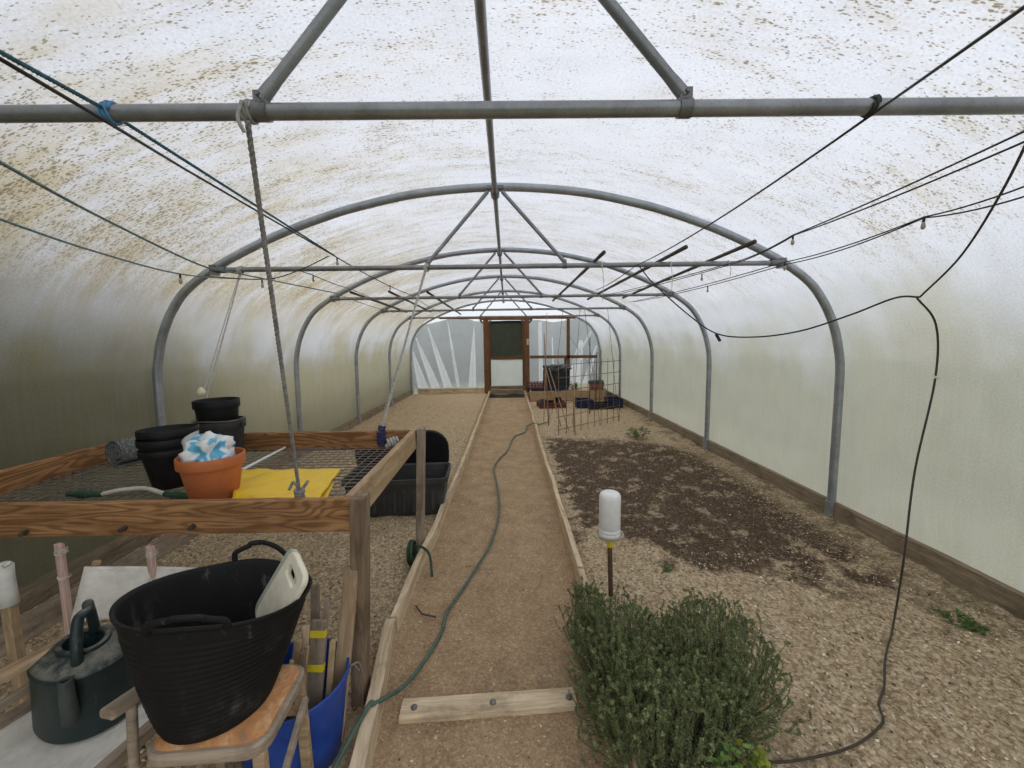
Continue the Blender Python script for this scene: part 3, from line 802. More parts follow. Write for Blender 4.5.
o = roll_strip(0, 0.34).build('rolled_net', mm.m, t, smooth='all'); so = o.modifiers.new('s', 'SOLIDIFY'); so.thickness = 0.011
# yellow folded sheet
def sheetq(p, n=22, z=PZ, amp=0.008, seed=0):
    vs = []; fs = []
    for i in range(n + 1):
        for j in range(n + 1):
            a, b = i / n, j / n
            q = p[0].lerp(p[1], a).lerp(p[3].lerp(p[2], a), b)
            vs.append((q.x, q.y, q.z + amp * (mnoise.noise((q.x * 9 + seed, q.y * 9, 0)) + .6 * abs(mnoise.noise((q.x * 20, q.y * 6 + seed, 2))) + .5)))
    k = n + 1
    fs = [(i * k + j, (i + 1) * k + j, (i + 1) * k + j + 1, i * k + j + 1) for i in range(n) for j in range(n)]
    return MB().add(vs, fs)
M_yel = plain('yellow_plastic', (0.80, 0.52, 0.018), 0.4, spec=0.35, vary=0.08, scale=6)
t = thing('plastic_sheet', 'bright yellow folded plastic sheet lying on the bench mesh', 'sheet', (-1.1, 1.95, PZ))
q = [gz(240, 471, .815), gz(341, 471, .815), gz(318, 503, .81), gz(232, 503, .81)]
o = sheetq(q, z=.82, amp=.014).build('upper_layer', M_yel, t, smooth='all'); o.modifiers.new('s', 'SOLIDIFY').thickness = 0.006
q = [gz(250, 478, .80), gz(334, 484, .80), gz(327, 500, .80), gz(240, 500, .80)]
o = sheetq(q, amp=.004, seed=4).build('lower_layer', M_yel, t, smooth='all'); o.modifiers.new('s', 'SOLIDIFY').thickness = 0.004
# white stick
m = MB().tube([gz(240, 471, .803), gz(285, 447.5, .803)], 0.008, 8); o = m.build('plastic_stick', plain('white_plastic', (0.80, 0.80, 0.78), .4, vary=.08), smooth=True)
tag(o, 'slim white plastic stick lying on the mesh by the yellow sheet', 'stick')
# hose sprayer
M_hosegreen = plain('green_fitting', (0.035, 0.085, 0.055), 0.45)
t = thing('hose_fitting', 'green hose connectors joined by a ribbed white tube at the bench front', 'hose', (-1.9, 1.86, PZ))
a = gz(68, 494, .815); b = gz(102, 494, .815); c = gz(165, 494, .815); d = gz(190, 497, .81)
MB().tube([a, a.lerp(b, .3), a.lerp(b, .32), a.lerp(b, .6), a.lerp(b, .62), b], [0.012, 0.014, 0.02, 0.02, 0.016, 0.013], 12).build('connector', M_hosegreen, t, smooth=True)
MB().tube([c, c.lerp(d, .3), c.lerp(d, .35), d], [0.013, 0.013, 0.018, 0.014], 12).build('connector', M_hosegreen, t, smooth=True)
pp = smooth_path([b, b.lerp(c, .25) + V((0, .02, .012)), b.lerp(c, .6) + V((0, .03, .016)), c], 14)
MB().tube(pp, [0.009 + 0.002 * (i % 2) for i in range(len(pp))], 10).build('ribbed_tube', plain('clear_tube', (0.62, 0.62, 0.56), .3, vary=.1), t, smooth='all')

# ------------------------------------------------------------------ black tote with its lid
M_tote = plain('dark_grey_tote', (0.050, 0.051, 0.049), 0.5, spec=0.3, vary=0.3, scale=7)
def rrect(w, d, r, n=6):
    out = []
    for (cx, cy, a0) in ((w / 2 - r, d / 2 - r, 0), (-w / 2 + r, d / 2 - r, PI / 2), (-w / 2 + r, -d / 2 + r, PI), (w / 2 - r, -d / 2 + r, 1.5 * PI)):
        for k in range(n + 1):
            a = a0 + PI / 2 * k / n; out.append((cx + r * math.cos(a), cy + r * math.sin(a)))
    return out
def loft(loops):
    """list of (outline, z): skinned together"""
    mb = MB(); vs = []; n = len(loops[0][0])
    for pts, z in loops: vs += [(x, y, z) for x, y in pts]
    fs = []
    for i in range(len(loops) - 1):
        for k in range(n): fs.append((i * n + k, i * n + (k + 1) % n, (i + 1) * n + (k + 1) % n, (i + 1) * n + k))
    fs.append(tuple(reversed(range(n)))); fs.append(tuple((len(loops) - 1) * n + k for k in range(n)))
    return mb.add(vs, fs)
t = thing('storage_tote', 'large dark grey plastic tote behind the mesh bench, its lid standing open', 'tote', (-0.99, 3.56, 0), rotz=0.06)
lp = [(rrect(.80, .40, .05), 0.012), (rrect(.86, .45, .06), 0.30), (rrect(.90, .49, .07), 0.302), (rrect(.90, .49, .07), 0.345), (rrect(.88, .47, .06), 0.347), (rrect(.85, .44, .06), 0.335), (rrect(.78, .38, .05), 0.03)]
loft(lp).build('tub', M_tote, t, smooth=True, local=True)
m = MB()
for x in (-.33, -.25, -.17, -.09, .0, .08, .16, .24, .32): m.box((x, -.212 - .004, .16), (.028, .025, .20), Matrix.Rotation(-0.09, 3, 'X'))
m.build('moulded_ribs', M_tote, t, local=True, bevel=.004)
lid = loft([(rrect(.88, .44, .17), 0), (rrect(.90, .46, .18), .012), (rrect(.90, .46, .18), .03), (rrect(.86, .42, .16), .034), (rrect(.82, .40, .09), .05), (rrect(.5, .2, .05), .052)])
for x in [(-.36 + .09 * k) for k in range(9)]: lid.box((x, 0, .054), (.05, .34, .014))
for y in (-.1, 0, .1): lid.box((0, y, .056), (.78, .03, .012))
R = Matrix.Rotation(math.radians(97), 3, 'X')
lid.v = [R @ V((v.x, v.y, -v.z)) + V((-0.025, 0.285, 0.425)) for v in lid.v]
lid.f = [tuple(reversed(f)) for f in lid.f]
lid.build('lid', M_black_pl, t, local=True, smooth=True)

# ------------------------------------------------------------------ foreground: director's chair with white canvas
def make_chair():
    M_canvas = plain('white_canvas', (0.66, 0.635, 0.57), 0.85, vary=0.22, scale=14, bump=0.4)
    t = thing('garden_chair', 'folding wooden garden chair with grubby white canvas seat and back, under the watering can', 'chair', (-1.27, 1.12, 0))
    zs = 0.392
    def ext(a, b, k0, k1):
        d = b - a; return a - d.normalized() * k0, b + d.normalized() * k1
    ra0, ra1 = ext(gz(105, 716, .605), gz(140, 692, .598), 0.0, 0.40)
    la0, la1 = ext(gz(0, 677, .602), gz(74, 638, .595), 0.22, 0.06)
    rr0, rr1 = ext(gz(106, 768, .405), gz(150, 729, .405), 0.10, 0.42)
    lr0, lr1 = ext(gz(0, 724, .405), gz(31, 705, .405), 0.25, 0.32)
    lr1 = V((-1.40, 1.42, .405))
    L = lambda a, b: (lr0.lerp(rr0, a)).lerp(lr1.lerp(rr1, a), b)
    vs = []
    for i in range(21):
        for j in range(21):
            a, b = i / 20, j / 20; p = L(a, b); vs.append(V((p.x, p.y, zs + .008 - 0.006 * math.sin(PI * a))))
    fs = [(i * 21 + j, (i + 1) * 21 + j, (i + 1) * 21 + j + 1, i * 21 + j + 1) for i in range(20) for j in range(20)]
    o = MB().add(vs, fs).build('canvas_seat', M_canvas, t, smooth='all'); o.modifiers.new('s', 'SOLIDIFY').thickness = 0.008
    A0, A1, B0, B1 = gy(70, 623, 1.40), gy(84, 567, 1.44), gy(205, 616, 1.46), gy(196, 568, 1.50)
    vs = []
    for i in range(21):
        for j in range(21):
            a, b = i / 20, j / 20
            p = A0.lerp(A1, b).lerp(B0.lerp(B1, b), a) + V((0, 0.03 * math.sin(PI * a), -0.014 * math.sin(PI * a))); vs.append(p)
    o = MB().add(vs, fs).build('canvas_back', M_canvas, t, smooth='all'); o.modifiers.new('s', 'SOLIDIFY').thickness = 0.007
    for (a, b) in ((A0, A1), (B0, B1)):
        d = (b - a); board('back_post', a - d * .9 + V((.012, .036, 0)), b + d * .03 + V((.012, .036, 0)), 0.022, 0.026, M_chair, t, bevel=.008)
    board('armrest', la0, la1, 0.046, 0.024, M_chair, t, bevel=.007)
    board('armrest', ra0, ra1, 0.046, 0.024, M_grey_wood, t, bevel=.007)
    board('seat_rail', rr0, rr1, 0.032, 0.036, M_grey_wood, t, bevel=.005)
    board('seat_rail', lr0, lr1, 0.032, 0.036, M_grey_wood, t, bevel=.005)
    c_ = gz(131, 697, .60); MB().tube([V((c_.x - .004, c_.y - .01, .41)), V((c_.x, c_.y, .595))], 0.012, 10).build('arm_post', M_grey_wood, t, smooth=True)
    c_ = la0.lerp(la1, .15); MB().tube([V((c_.x + .01, c_.y - .01, .41)), V((c_.x, c_.y, .59))], 0.012, 10).build('arm_post', M_grey_wood, t, smooth=True)
    for (p0, p1, s_) in ((lr0, lr1, 1), (rr0, rr1, -1)):
        board('leg', p0 + V((-s_ * .028, .02, 0)), V((p1.x - s_ * .028, p1.y - .05, .012)), 0.024, 0.032, M_chair, t, bevel=.004)
        board('leg', p1 + V((-s_ * .054, -.04, 0)), V((p0.x - s_ * .054, p0.y + .05, .012)), 0.024, 0.032, M_chair, t, bevel=.004)
    q0, q1 = ext(gz(0, 706, .50), gz(60, 668, .50), .2, .02)
    board('side_slat', q0, q1, 0.018, 0.026, M_grey_wood, t)
    return t
make_chair()

# watering can
def make_can():
    m = Mat('green_can', 0.45, 0, 0.35); v = m.coord()
    n = m.noise(v, 11, 6, .7); sc = m.noise(m.mapped(v, (40, 40, 9)), 1.0, 4, .7); z = m.sep(v)[2]
    c = m.ramp(n, [(0.3, (0.009, 0.019, 0.019)), (0.7, (0.019, 0.034, 0.033))])
    c = m.mix(m.math('MULTIPLY', m.step(sc, .58, .72), .25), c, (0.22, 0.24, 0.22))
    nz = m.sep(m.node('ShaderNodeNewGeometry').outputs['Normal'])[2]
    c = m.mix(m.math('MULTIPLY', m.step(nz, .5, .9), m.math('MULTIPLY', m.step(n, .40, .62), .8)), c, (0.21, 0.20, 0.165))   # dust settled on top
    m.color(c); m.bump(n, .15, .004); MG = m.m
    t = thing('watering_can', 'dark green oval watering can with a dusty top, standing on the white canvas seat', 'watering can', (-1.29, 1.15, 0.4))
    ax = math.atan2(-.42, .90); cx, cy, zb = -1.292, 1.148, 0.404
    prof = [(0.001, 0), (1.05, 0.0), (1.075, 0.008), (1.01, 0.168), (1.03, 0.172), (1.03, 0.182), (0.99, 0.188), (0.8, 0.200), (0.56, 0.210), (0.50, 0.212), (0.46, 0.2115), (0.44, 0.206), (0.43, 0.15), (0.001, 0.10)]
    mb = MB(); n = 48; vs = []; fs = []
    for (r, z_) in prof:
        for k in range(n):
            a = 2 * PI * k / n; co, si = math.cos(a), math.sin(a)
            e = 0.92
            x = 0.138 * r * math.copysign(abs(co) ** e, co); y = 0.106 * r * math.copysign(abs(si) ** e, si)
            vs.append((cx + x * math.cos(ax) - y * math.sin(ax), cy + x * math.sin(ax) + y * math.cos(ax), zb + z_))
    for i in range(len(prof) - 1):
        for k in range(n): fs.append((i * n + k, i * n + (k + 1) % n, (i + 1) * n + (k + 1) % n, (i + 1) * n + k))
    mb.add(vs, fs).build('can_body', MG, t, smooth=True)
    ring = []
    for k in range(40):
        a = 2 * PI * k / 40; x, y = 0.066 * math.cos(a), 0.050 * math.sin(a)
        ring.append((cx + x * math.cos(ax) - y * math.sin(ax), cy + x * math.sin(ax) + y * math.cos(ax), zb + 0.214))
    MB().tube(ring, 0.009, 8, closed=True).build('opening_collar', MG, t, smooth='all')
    h0 = gz(78, 666, .598); h1 = gz(95, 632, .612); tp = gy(88, 611, 1.125)
    pts = [h0, h0 + V((-.002, .004, .05)), V((h0.x - .015, h0.y + .03, tp.z - .012)), tp + V((0, .0, .0)), V((h1.x + .012, h1.y - .02, tp.z - .012)), h1 + V((.002, -.003, .04)), h1]
    MB().tube(smooth_path(pts, 6), 0.0135, 10).build('handle', MG, t, smooth='all')
    M_spout = plain('dusty_green', (0.048, 0.055, 0.05), .6, vary=.4)
    s0 = gz(72, 724, .458) + V((-.012, .014, 0)); s1 = gz(65, 680, .607)
    pts = smooth_path([s0, s0.lerp(s1, .35) + V((.012, -.012, -.012)), s0.lerp(s1, .8) + V((0.006, -.006, -.02)), s1], 6)
    k = len(pts)
    MB().tube(pts, [0.021 - 0.006 * i / (k - 1) for i in range(k)], 14, caps=False).build('spout', M_spout, t, smooth='all').modifiers.new('s', 'SOLIDIFY').thickness = 0.004
    MB().beam(s1 + V((-.004, .01, -.015)), V((-1.235, 1.085, .578)), 0.008, 0.018).build('spout_brace', MG, t, bevel=.002)
make_can()

# ------------------------------------------------------------------ stool and black trug
def make_stool():
    t = thing('wooden_stool', 'weathered wooden stool with a worn orange seat pad, carrying the black trug', 'stool', (-0.795, 1.06, 0), rotz=0.06)
    m = Mat('orange_vinyl', 0.6, 0, 0.3); v = m.coord(); n = m.noise(v, 14, 6, .75, .8); e = m.noise(v, 30, 4, .7)
    c = m.ramp(n, [(0.35, (0.33, 0.185, 0.105)), (0.5, (0.52, 0.235, 0.085)), (0.62, (0.62, 0.40, 0.22)), (0.75, (0.20, 0.105, 0.06))])
    m.color(c); m.bump(n, .2, .003)
    loft([(rrect(.300, .272, .05), .448), (rrect(.308, .280, .055), .456), (rrect(.308, .280, .055), .478), (rrect(.297, .270, .05), .484), (rrect(.27, .25, .045), .484)]).build('seat_frame', M_grey_wood, t, smooth=True, local=True)
    loft([(rrect(.28, .254, .045), .480), (rrect(.28, .254, .045), .488), (rrect(.262, .236, .04), .4935), (rrect(.1, .1, .02), .494)]).build('seat_pad', m.m, t, smooth=True, local=True)
    for sx in (-1, 1):
        for sy in (-1, 1):
            MB().beam((sx * .128, sy * .112, .45), (sx * .132, sy * .122, 0.0), .030, .024, up=(0, 1, 0)).build('leg', M_chair, t, local=True, bevel=.003)
        MB().beam((sx * .146, .11, .385), (sx * .150, -.125, .26), .016, .026).build('stretcher', M_grey_wood, t, local=True, bevel=.003)
    MB().beam((-.13, .125, .33), (.13, .125, .33), .016, .028).build('stretcher', M_chair, t, local=True, bevel=.003)
    MB().beam((-.135, -.125, .20), (.135, -.125, .20), .016, .028).build('stretcher', M_chair, t, local=True, bevel=.003)
make_stool()

def make_trug():
    m = Mat('black_rubber', 0.62, 0, 0.22); v = m.coord()
    n = m.noise(v, 8, 6, .75); st = m.noise(m.mapped(v, (1, 1, .35)), 26, 4, .75)
    c = m.ramp(n, [(.3, (0.006, 0.006, 0.0065)), (.7, (0.012, 0.012, 0.0125))])
    c = m.mix(m.math('MULTIPLY', m.step(m.noise(v, 5.0, 3), .55, .7), m.math('MULTIPLY', m.step(st, .45, .62), .22)), c, (0.22, 0.21, 0.19))
    c = m.mix(m.math('MULTIPLY', m.step(st, .60, .75), .40), c, (0.20, 0.19, 0.175))
    m.color(c); MR = m.m
    cx, cy, z0, H = -0.824, 1.098, 0.494, 0.305
    azi = math.atan2(1.098, -0.824)                     # direction of the short axis
    n = 72
    ha = [math.radians(-76), math.radians(93)]          # where the two grips sit
    hup = [0.044, 0.058]
    def ring(t, off=0.0):
        """t: 0 bottom .. 1 rim"""
        rl = 0.130 + (0.224 - 0.130) * (t ** 0.8); rr = 0.128 + (0.182 - 0.128) * (t ** 0.8)
        out = []
        for k in range(n):
            a = 2 * PI * k / n
            x = (rr + off) * math.cos(a); y = (rl + off) * math.sin(a)
            p = V((cx - .01 * (1 - t) + x * math.cos(azi) - y * math.sin(azi), cy - .035 * (1 - t) + x * math.sin(azi) + y * math.cos(azi), 0))
            ga = math.atan2(p.y - cy, p.x - cx)
            lift = 0.0
            for h in ha:
                dd = math.atan2(math.sin(ga - h), math.cos(ga - h)); lift += 0.012 * math.exp(-(dd / 0.5) ** 2)
            p.z = z0 + H * t + (lift + 0.045 * math.sin(a)) * t ** 2
            out.append(p)
        return out
    loops = []
    loops.append(ring(0, -.02)); loops.append(ring(0, -.004))
    N = 60
    for i in range(N + 1):
        t = 0.01 + 0.96 * i / N
        bump = 0.0022 * (1 if (i % 3 == 0) else (-0.3)) if t < 0.86 else 0
        loops.append(ring(t, bump))
    loops.append(ring(.975, .005)); loops.append(ring(1.0, .005)); loops.append(ring(1.0, -.003))
    for i in range(12): loops.append(ring(.97 - .95 * i / 11, -.005))
    vs = []; fs = []
    for lp_ in loops: vs += lp_
    for i in range(len(loops) - 1):
        for k in range(n): fs.append((i * n + k, i * n + (k + 1) % n, (i + 1) * n + (k + 1) % n, (i + 1) * n + k))
    fs.append(tuple(reversed(range(n)))); fs.append(tuple((len(loops) - 1) * n + k for k in range(n)))
    t = thing('rubber_trug', 'black flexible rubber trug with two loop handles, standing on the orange-seated stool', 'trug', (cx, cy, z0))
    MB().add(vs, fs).build('trug_body', MR, t, smooth='all')
    R1 = ring(1.0, .002)
    for h, hu in zip(ha, hup):
        def onrim(a):
            best = min(range(n), key=lambda k: abs(math.atan2(math.sin(math.atan2(R1[k].y - cy, R1[k].x - cx) - a), math.cos(math.atan2(R1[k].y - cy, R1[k].x - cx) - a))))
            return R1[best]
        pts = []
        for i in range(13):
            s = i / 12; a = h + (s - .5) * 0.86
            p = onrim(a).copy(); up = hu * (math.sin(PI * s) ** 0.5) if 0 < s < 1 else 0
            out = V((p.x - cx, p.y - cy, 0)).normalized()
            pts.append(p + V((0, 0, up - .008)) + out * (0.004 + .012 * math.sin(PI * s)))
        MB().tube(smooth_path(pts, 3), 0.0085, 10, sx=.8).build('handle', MR, t, smooth='all')
make_trug()

# two white slotted plastic boards standing in the trug
def slotboard(nm, label, c, rot, mat):
    t = thing(nm, label, 'board', c); t.rotation_euler = rot
    w, h, th = 0.13, 0.25, 0.018
    outer = rrect(w, h, .03, 6); inner = [(x, y + .078) for x, y in rrect(.07, .028, .013, 6)]
    n = len(outer); mb = MB(); vs = []; fs = []
    for z in (-th / 2, th / 2):
        vs += [(x, y, z) for x, y in outer] + [(x, y, z) for x, y in inner]
    for s in (0, 1):
        o = s * 2 * n
        for k in range(n):
            j = (k + 1) % n; f = (o + k, o + j, o + n + j, o + n + k); fs.append(f if s else tuple(reversed(f)))
    for k in range(n):
        j = (k + 1) % n
        fs.append((k, j, 2 * n + j, 2 * n + k)); fs.append((n + j, n + k, 3 * n + k, 3 * n + j))
    mb.add(vs, fs).build('slotted_board', mat, t, local=True, bevel=.005, smooth=True)
    return t
M_offw = plain('offwhite_plastic', (0.74, 0.69, 0.55), 0.45, vary=0.15, scale=14)
M_greenw = plain('greenish_plastic', (0.42, 0.45, 0.35), 0.5, vary=0.2, scale=14)
R0 = Matrix.Rotation(math.radians(-38), 3, 'Z') @ Matrix.Rotation(math.radians(68), 3, 'X') @ Matrix.Rotation(math.radians(-24), 3, 'Z')
e = R0.to_euler()
slotboard('slotted_board', 'off-white slotted plastic board leaning out of the black trug, nearest its right rim', (-0.690, 1.150, 0.745), e, M_offw)
slotboard('slotted_board', 'greenish-white plastic board standing just behind the off-white one in the black trug', (-0.712, 1.180, 0.740), e, M_greenw)

# ------------------------------------------------------------------ blue barrel of offcuts
def make_barrel():
    m = Mat('blue_plastic', 0.45, 0, 0.4); v = m.coord(); n = m.noise(v, 7, 6, .7)
    c = m.ramp(n, [(.35, (0.012, 0.045, 0.27)), (.65, (0.022, 0.085, 0.40))]); c = m.mix(m.math('MULTIPLY', m.step(m.noise(v, 15, 5, .75), .60, .72), .5), c, (0.20, 0.25, 0.38))
    m.color(c)
    cx, cy = -0.795, 1.345
    t = thing('blue_tub', 'bright blue plastic tub of timber offcuts, between the stool and the path', 'tub', (cx, cy, 0))
    prof = [(0.001, 0.0), (0.150, 0.0), (0.156, 0.01), (0.172, 0.15), (0.186, 0.285), (0.195, 0.288), (0.196, 0.31), (0.192, 0.314), (0.186, 0.31), (0.168, 0.15), (0.150, 0.02), (0.001, 0.02)]
    MB().lathe(prof, 48, (cx, cy, 0)).build('tub_body', m.m, t, smooth=True)
    pts = [V((cx + 0.180, cy + .07, .285)), V((cx + .205, cy + .09, .285)), V((cx + .212, cy + .10, .25)), V((cx + .20, cy + .12, .22)), V((cx + .175, cy + .12, .25))]
    MB().tube(smooth_path(pts, 6), 0.004, 6).build('bail_handle', M_bench_wire, t, smooth='all')
    return cx, cy
bx, by = make_barrel()
M_yt = plain('yellow_tape', (0.70, 0.58, 0.03), .5, vary=.1)
G = 'timber offcuts in the blue tub'
def offcut(p0, p1, w, h, mat, label, name='timber_offcut'):
    t = thing(name, label, 'offcut', p0, group=G)
    board('lath', p0, p1, w, h, mat, t, up=(0, 1, .1), bevel=.002); return t
p0, p1 = V((bx + .085, by - .07, .03)), gy(319, 620, 1.37)
offcut(p0, p1, .052, .016, M_grey_wood, 'flat grey lath bound with two yellow tapes, standing in the blue tub')
for q_, nm in ((gy(319, 632, 1.37), 0), (gy(321, 667, 1.34), 1)):
    d = (p1 - p0).normalized(); p = p0 + d * (q_ - p0).dot(d)
    o = MB().beam(p - d * .012, p + d * .012, .055, .020, up=(0, 1, .1)).build('yellow_tape', M_yt, bpy.data.objects['timber_offcut'], bevel=.001)
offcut(V((bx + .06, by + .03, .03)), gy(315, 585, 1.46), .028, .018, M_grey_wood, 'thin grey lath rising highest at the back of the blue tub')
offcut(V((bx + .135, by + .02, .03)), gy(352, 566, 1.52), .055, .02, M_chair, 'long pale board end leaning behind the bench leg from the blue tub')
offcut(V((bx + .02, by - .10, .03)), gy(298, 640, 1.31), .022, .020, M_chair, 'brown square batten leaning left in the blue tub')
offcut(V((bx + .05, by - .12, .03)), gy(303, 652, 1.27), .018, .016, M_post, 'dark thin batten just inside the front rim of the blue tub')
offcut(V((bx + .125, by - .06, .03)), gy(333, 640, 1.37), .018, .018, M_bamboo, 'narrow pale stick right of the taped lath in the blue tub')
offcut(V((bx + .045, by - .06, .03)), gy(306, 626, 1.36), .026, .016, M_edge, 'pale batten just left of the taped lath in the blue tub')
offcut(V((bx + .0, by - .08, .03)), gy(292, 660, 1.29), .014, .012, M_edge, 'thinnest pale batten, farthest left in the blue tub')
offcut(V((bx + .075, by + .0, .03)), gy(327, 600, 1.43), .016, .014, M_grey_wood, 'slim grey stick just right of the tallest lath in the blue tub')
offcut(V((bx + .035, by - .095, .03)), gy(307, 646, 1.31), .015, .012, M_chair, 'slim brown batten between the leaning battens of the blue tub')
# thin rod standing under the bench
m = MB().tube([(-0.78, 2.0, -.02), (-0.80, 1.98, 0.80)], 0.006, 8); o = m.build('thin_rod', M_cane_dark, smooth=True)
tag(o, 'thin dark rod standing under the front right end of the mesh bench', 'rod')

# ------------------------------------------------------------------ stakes at the far left
M_pink = wood('red_painted_stake', (0.74, 0.60, 0.52), (0.30, 0.09, 0.055), grain=5.0, figure=0.1, dirt=0.1)
def stake(px, ptop, Y, label, mat, w=0.035):
    p = gy(px, ptop, Y)
    t = thing('wooden_stake', label, 'stake', (p.x, Y, 0))
    board('stake', (p.x - .01, Y, -.05), (p.x, Y, p.z), w, w * .55, mat, t, up=(0.35, 1, 0), bevel=.0015)
    m = MB(); knot(m, (p.x + .004, Y, p.z - .03), .0155, (0, .1, 1), 4, .0016, .022); m.build('twine', M_twine, t, smooth='all')
    m = MB(); knot(m, (p.x + .002, Y, p.z - .13), .0155, (0.2, .1, 1), 2, .0015, .010); m.build('twine', M_twine, t, smooth='all')
stake(59, 544, 1.46, 'flaking red-painted stake tied with twine, left of the white canvas chair back', M_pink, .032)
stake(150, 546, 1.50, 'short red-painted stake showing above the middle of the white canvas chair back', M_pink, .03)
p = gy(3, 566, 1.40)
t = thing('wooden_stake', 'wooden stake with a white cloth wrapped round its top, left of the chair', 'stake', (p.x, 1.40, 0))
board('stake', (p.x, 1.40, -.05), (p.x, 1.40, p.z), 0.034, 0.03, M_chair, t, up=(0, 1, 0))
M_rag = plain('white_rag', (0.66, 0.66, 0.61), .9, vary=.12, bump=.4)
mb = MB().lathe([(0.022, -.15), (0.027, -.148), (0.026, -.09), (0.025, -.04), (.027, .0), (.018, .010), (0.001, .012)], 18, (p.x, 1.40, p.z))
mb.beam((p.x + .01, 1.39, p.z), (p.x + .05, 1.38, p.z + .022), .01, .012)
mb.build('cloth_wrap', M_rag, t, smooth='all')

# ------------------------------------------------------------------ right side: feeder bottle
def make_feeder():
    P = V((0.585, 2.22, 0))
    t = thing('bottle_feeder', 'white bottle upturned in a dish on a rusty yellow-taped stake', 'feeder', P)
    MB().tube([P + V((.005, 0, -.05)), P + V((-.008, 0, .365))], 0.014, 10).build('stake', plain('rusty_stake', (0.12, 0.075, 0.045), .8), t, smooth=True)
    MB().tube([P + V((-.006, 0, .31)), P + V((-.007, 0, .348))], 0.0185, 12).build('yellow_tape', M_yt, t, smooth=True)
    c = P + V((-.008, 0, .365))
    MB().lathe([(0.001, 0), (.04, 0), (.07, .008), (.079, .022), (.079, .027), (.074, .028), (.066, .016), (.001, .012)], 32, c).build('dish', plain('dish_plastic', (0.42, 0.38, 0.31), .5), t, smooth=True)
    W_ = plain('bottle_plastic', (0.80, 0.80, 0.78), .35, vary=.05, spec=.4)
    MB().lathe([(0.001, .014), (.057, .014), (.060, .02), (.0605, .03), (.057, .035), (.0605, .041), (.0605, .052), (.057, .057), (.0605, .064), (.0610, .235), (.060, .25), (.055, .262), (.045, .27), (.03, .273), (.001, .271)], 36, c).build('bottle', W_, t, smooth=True)
make_feeder()

# ------------------------------------------------------------------ thyme bush
def leaf_mat(name, a, b, rough=.6):
    m = Mat(name, rough, 0, .25); g = m.node('ShaderNodeNewGeometry')
    c = m.ramp(g.outputs['Random Per Island'], [(0, a), (1, b)])
    m.put(m.p.inputs['Base Color'], c)
    tr = m.node('ShaderNodeBsdfTranslucent'); m.put(tr.inputs['Color'], c); mx = m.node('ShaderNodeMixShader'); mx.inputs[0].default_value = .25
    m.link(m.p.outputs[0], mx.inputs[1]); m.link(tr.outputs[0], mx.inputs[2]); m.link(mx.outputs[0], m.out.inputs[0]); return m.m
M_thyme = leaf_mat('thyme_leaf', (0.115, 0.155, 0.06), (0.33, 0.375, 0.17))
M_thyme_stem = plain('thyme_stem', (0.13, 0.115, 0.075), .8)
def bush(name, label, lobes, nst, leafmat, leaf=0.0065, per=34, seed=1, cat='bush'):
    rnd = random.Random(seed)
    base = V((lobes[0][0], lobes[0][1], 0)); t = thing(name, label, cat, base)
    fol = MB(); st = MB()
    tot = sum(l[5] for l in lobes)
    for (cx, cy, rx, ry, hh, wgt) in lobes:
        for k in range(int(nst * wgt / tot)):
            a = rnd.uniform(0, 2 * PI); rr = math.sqrt(rnd.random())
            ex, ey = cx + rx * rr * math.cos(a), cy + ry * rr * math.sin(a)
            ez = hh * (1 - rr ** 2.6) ** 0.5 * rnd.uniform(.82, 1.06) + .03
            bx_, by_ = cx + rx * .45 * rr * math.cos(a), cy + ry * .45 * rr * math.sin(a)
            p0 = V((bx_, by_, 0.0)); p2 = V((ex, ey, max(.05, ez)))
            p1 = V((ex, ey, 0)).lerp(V((bx_, by_, 0)), .35) + V((0, 0, ez * .45))
            p2 += V((rnd.gauss(0, .02), rnd.gauss(0, .02), rnd.gauss(0, .012))); tip = V((rnd.gauss(0, .02), rnd.gauss(0, .02), 0.028 + rnd.random() * .022))
            pts = smooth_path([p0, p1, p2, p2 + tip], 4)
            st.tube(pts, [0.0016 - 0.001 * i / (len(pts) - 1) for i in range(len(pts))], 3, caps=False)
            for j in range(per):
                s = 1 - (rnd.random() ** 1.4) * .8; f = s * (len(pts) - 1); i = min(int(f), len(pts) - 2)
                p = pts[i].lerp(pts[i + 1], f - i)
                ax = (pts[i + 1] - pts[i]).normalized()
                q = V((rnd.gauss(0, 1), rnd.gauss(0, 1), rnd.gauss(0, 1))); side = (q - ax * q.dot(ax)).normalized()
                d = (side + ax * rnd.uniform(-.1, .8)).normalized(); L = leaf * rnd.uniform(.8, 1.6)
                w = d.cross(q).normalized() * L * .30; nrm = d.cross(w).normalized()
                fol.add([p, p + d * L * .5 + w + nrm * L * .08, p + d * L, p + d * L * .5 - w + nrm * L * .08], [(0, 1, 2, 3)])
    fol.build('foliage', leafmat, t, smooth=False)['kind'] = 'stuff'
    st.build('stems', M_thyme_stem, t)['kind'] = 'stuff'
    return t
bush('thyme_bush', 'large bushy grey-green thyme plant spilling over the path edging in the right foreground',
     [(0.46, 1.50, .22, .33, .335, 1.0), (0.82, 1.50, .25, .28, .35, .95), (0.55, 1.27, .28, .19, .31, .95), (0.37, 1.78, .11, .20, .27, .4), (0.62, 1.45, .34, .34, .285, .8)], 1500, M_thyme, per=130, leaf=.0060)
M_lime = leaf_mat('lime_leaf', (0.17, 0.24, 0.03), (0.40, 0.42, 0.06))
M_sprig = leaf_mat('sprig_leaf', (0.10, 0.20, 0.04), (0.20, 0.34, 0.08))
M_green = leaf_mat('green_leaf', (0.05, 0.13, 0.025), (0.12, 0.24, 0.05))
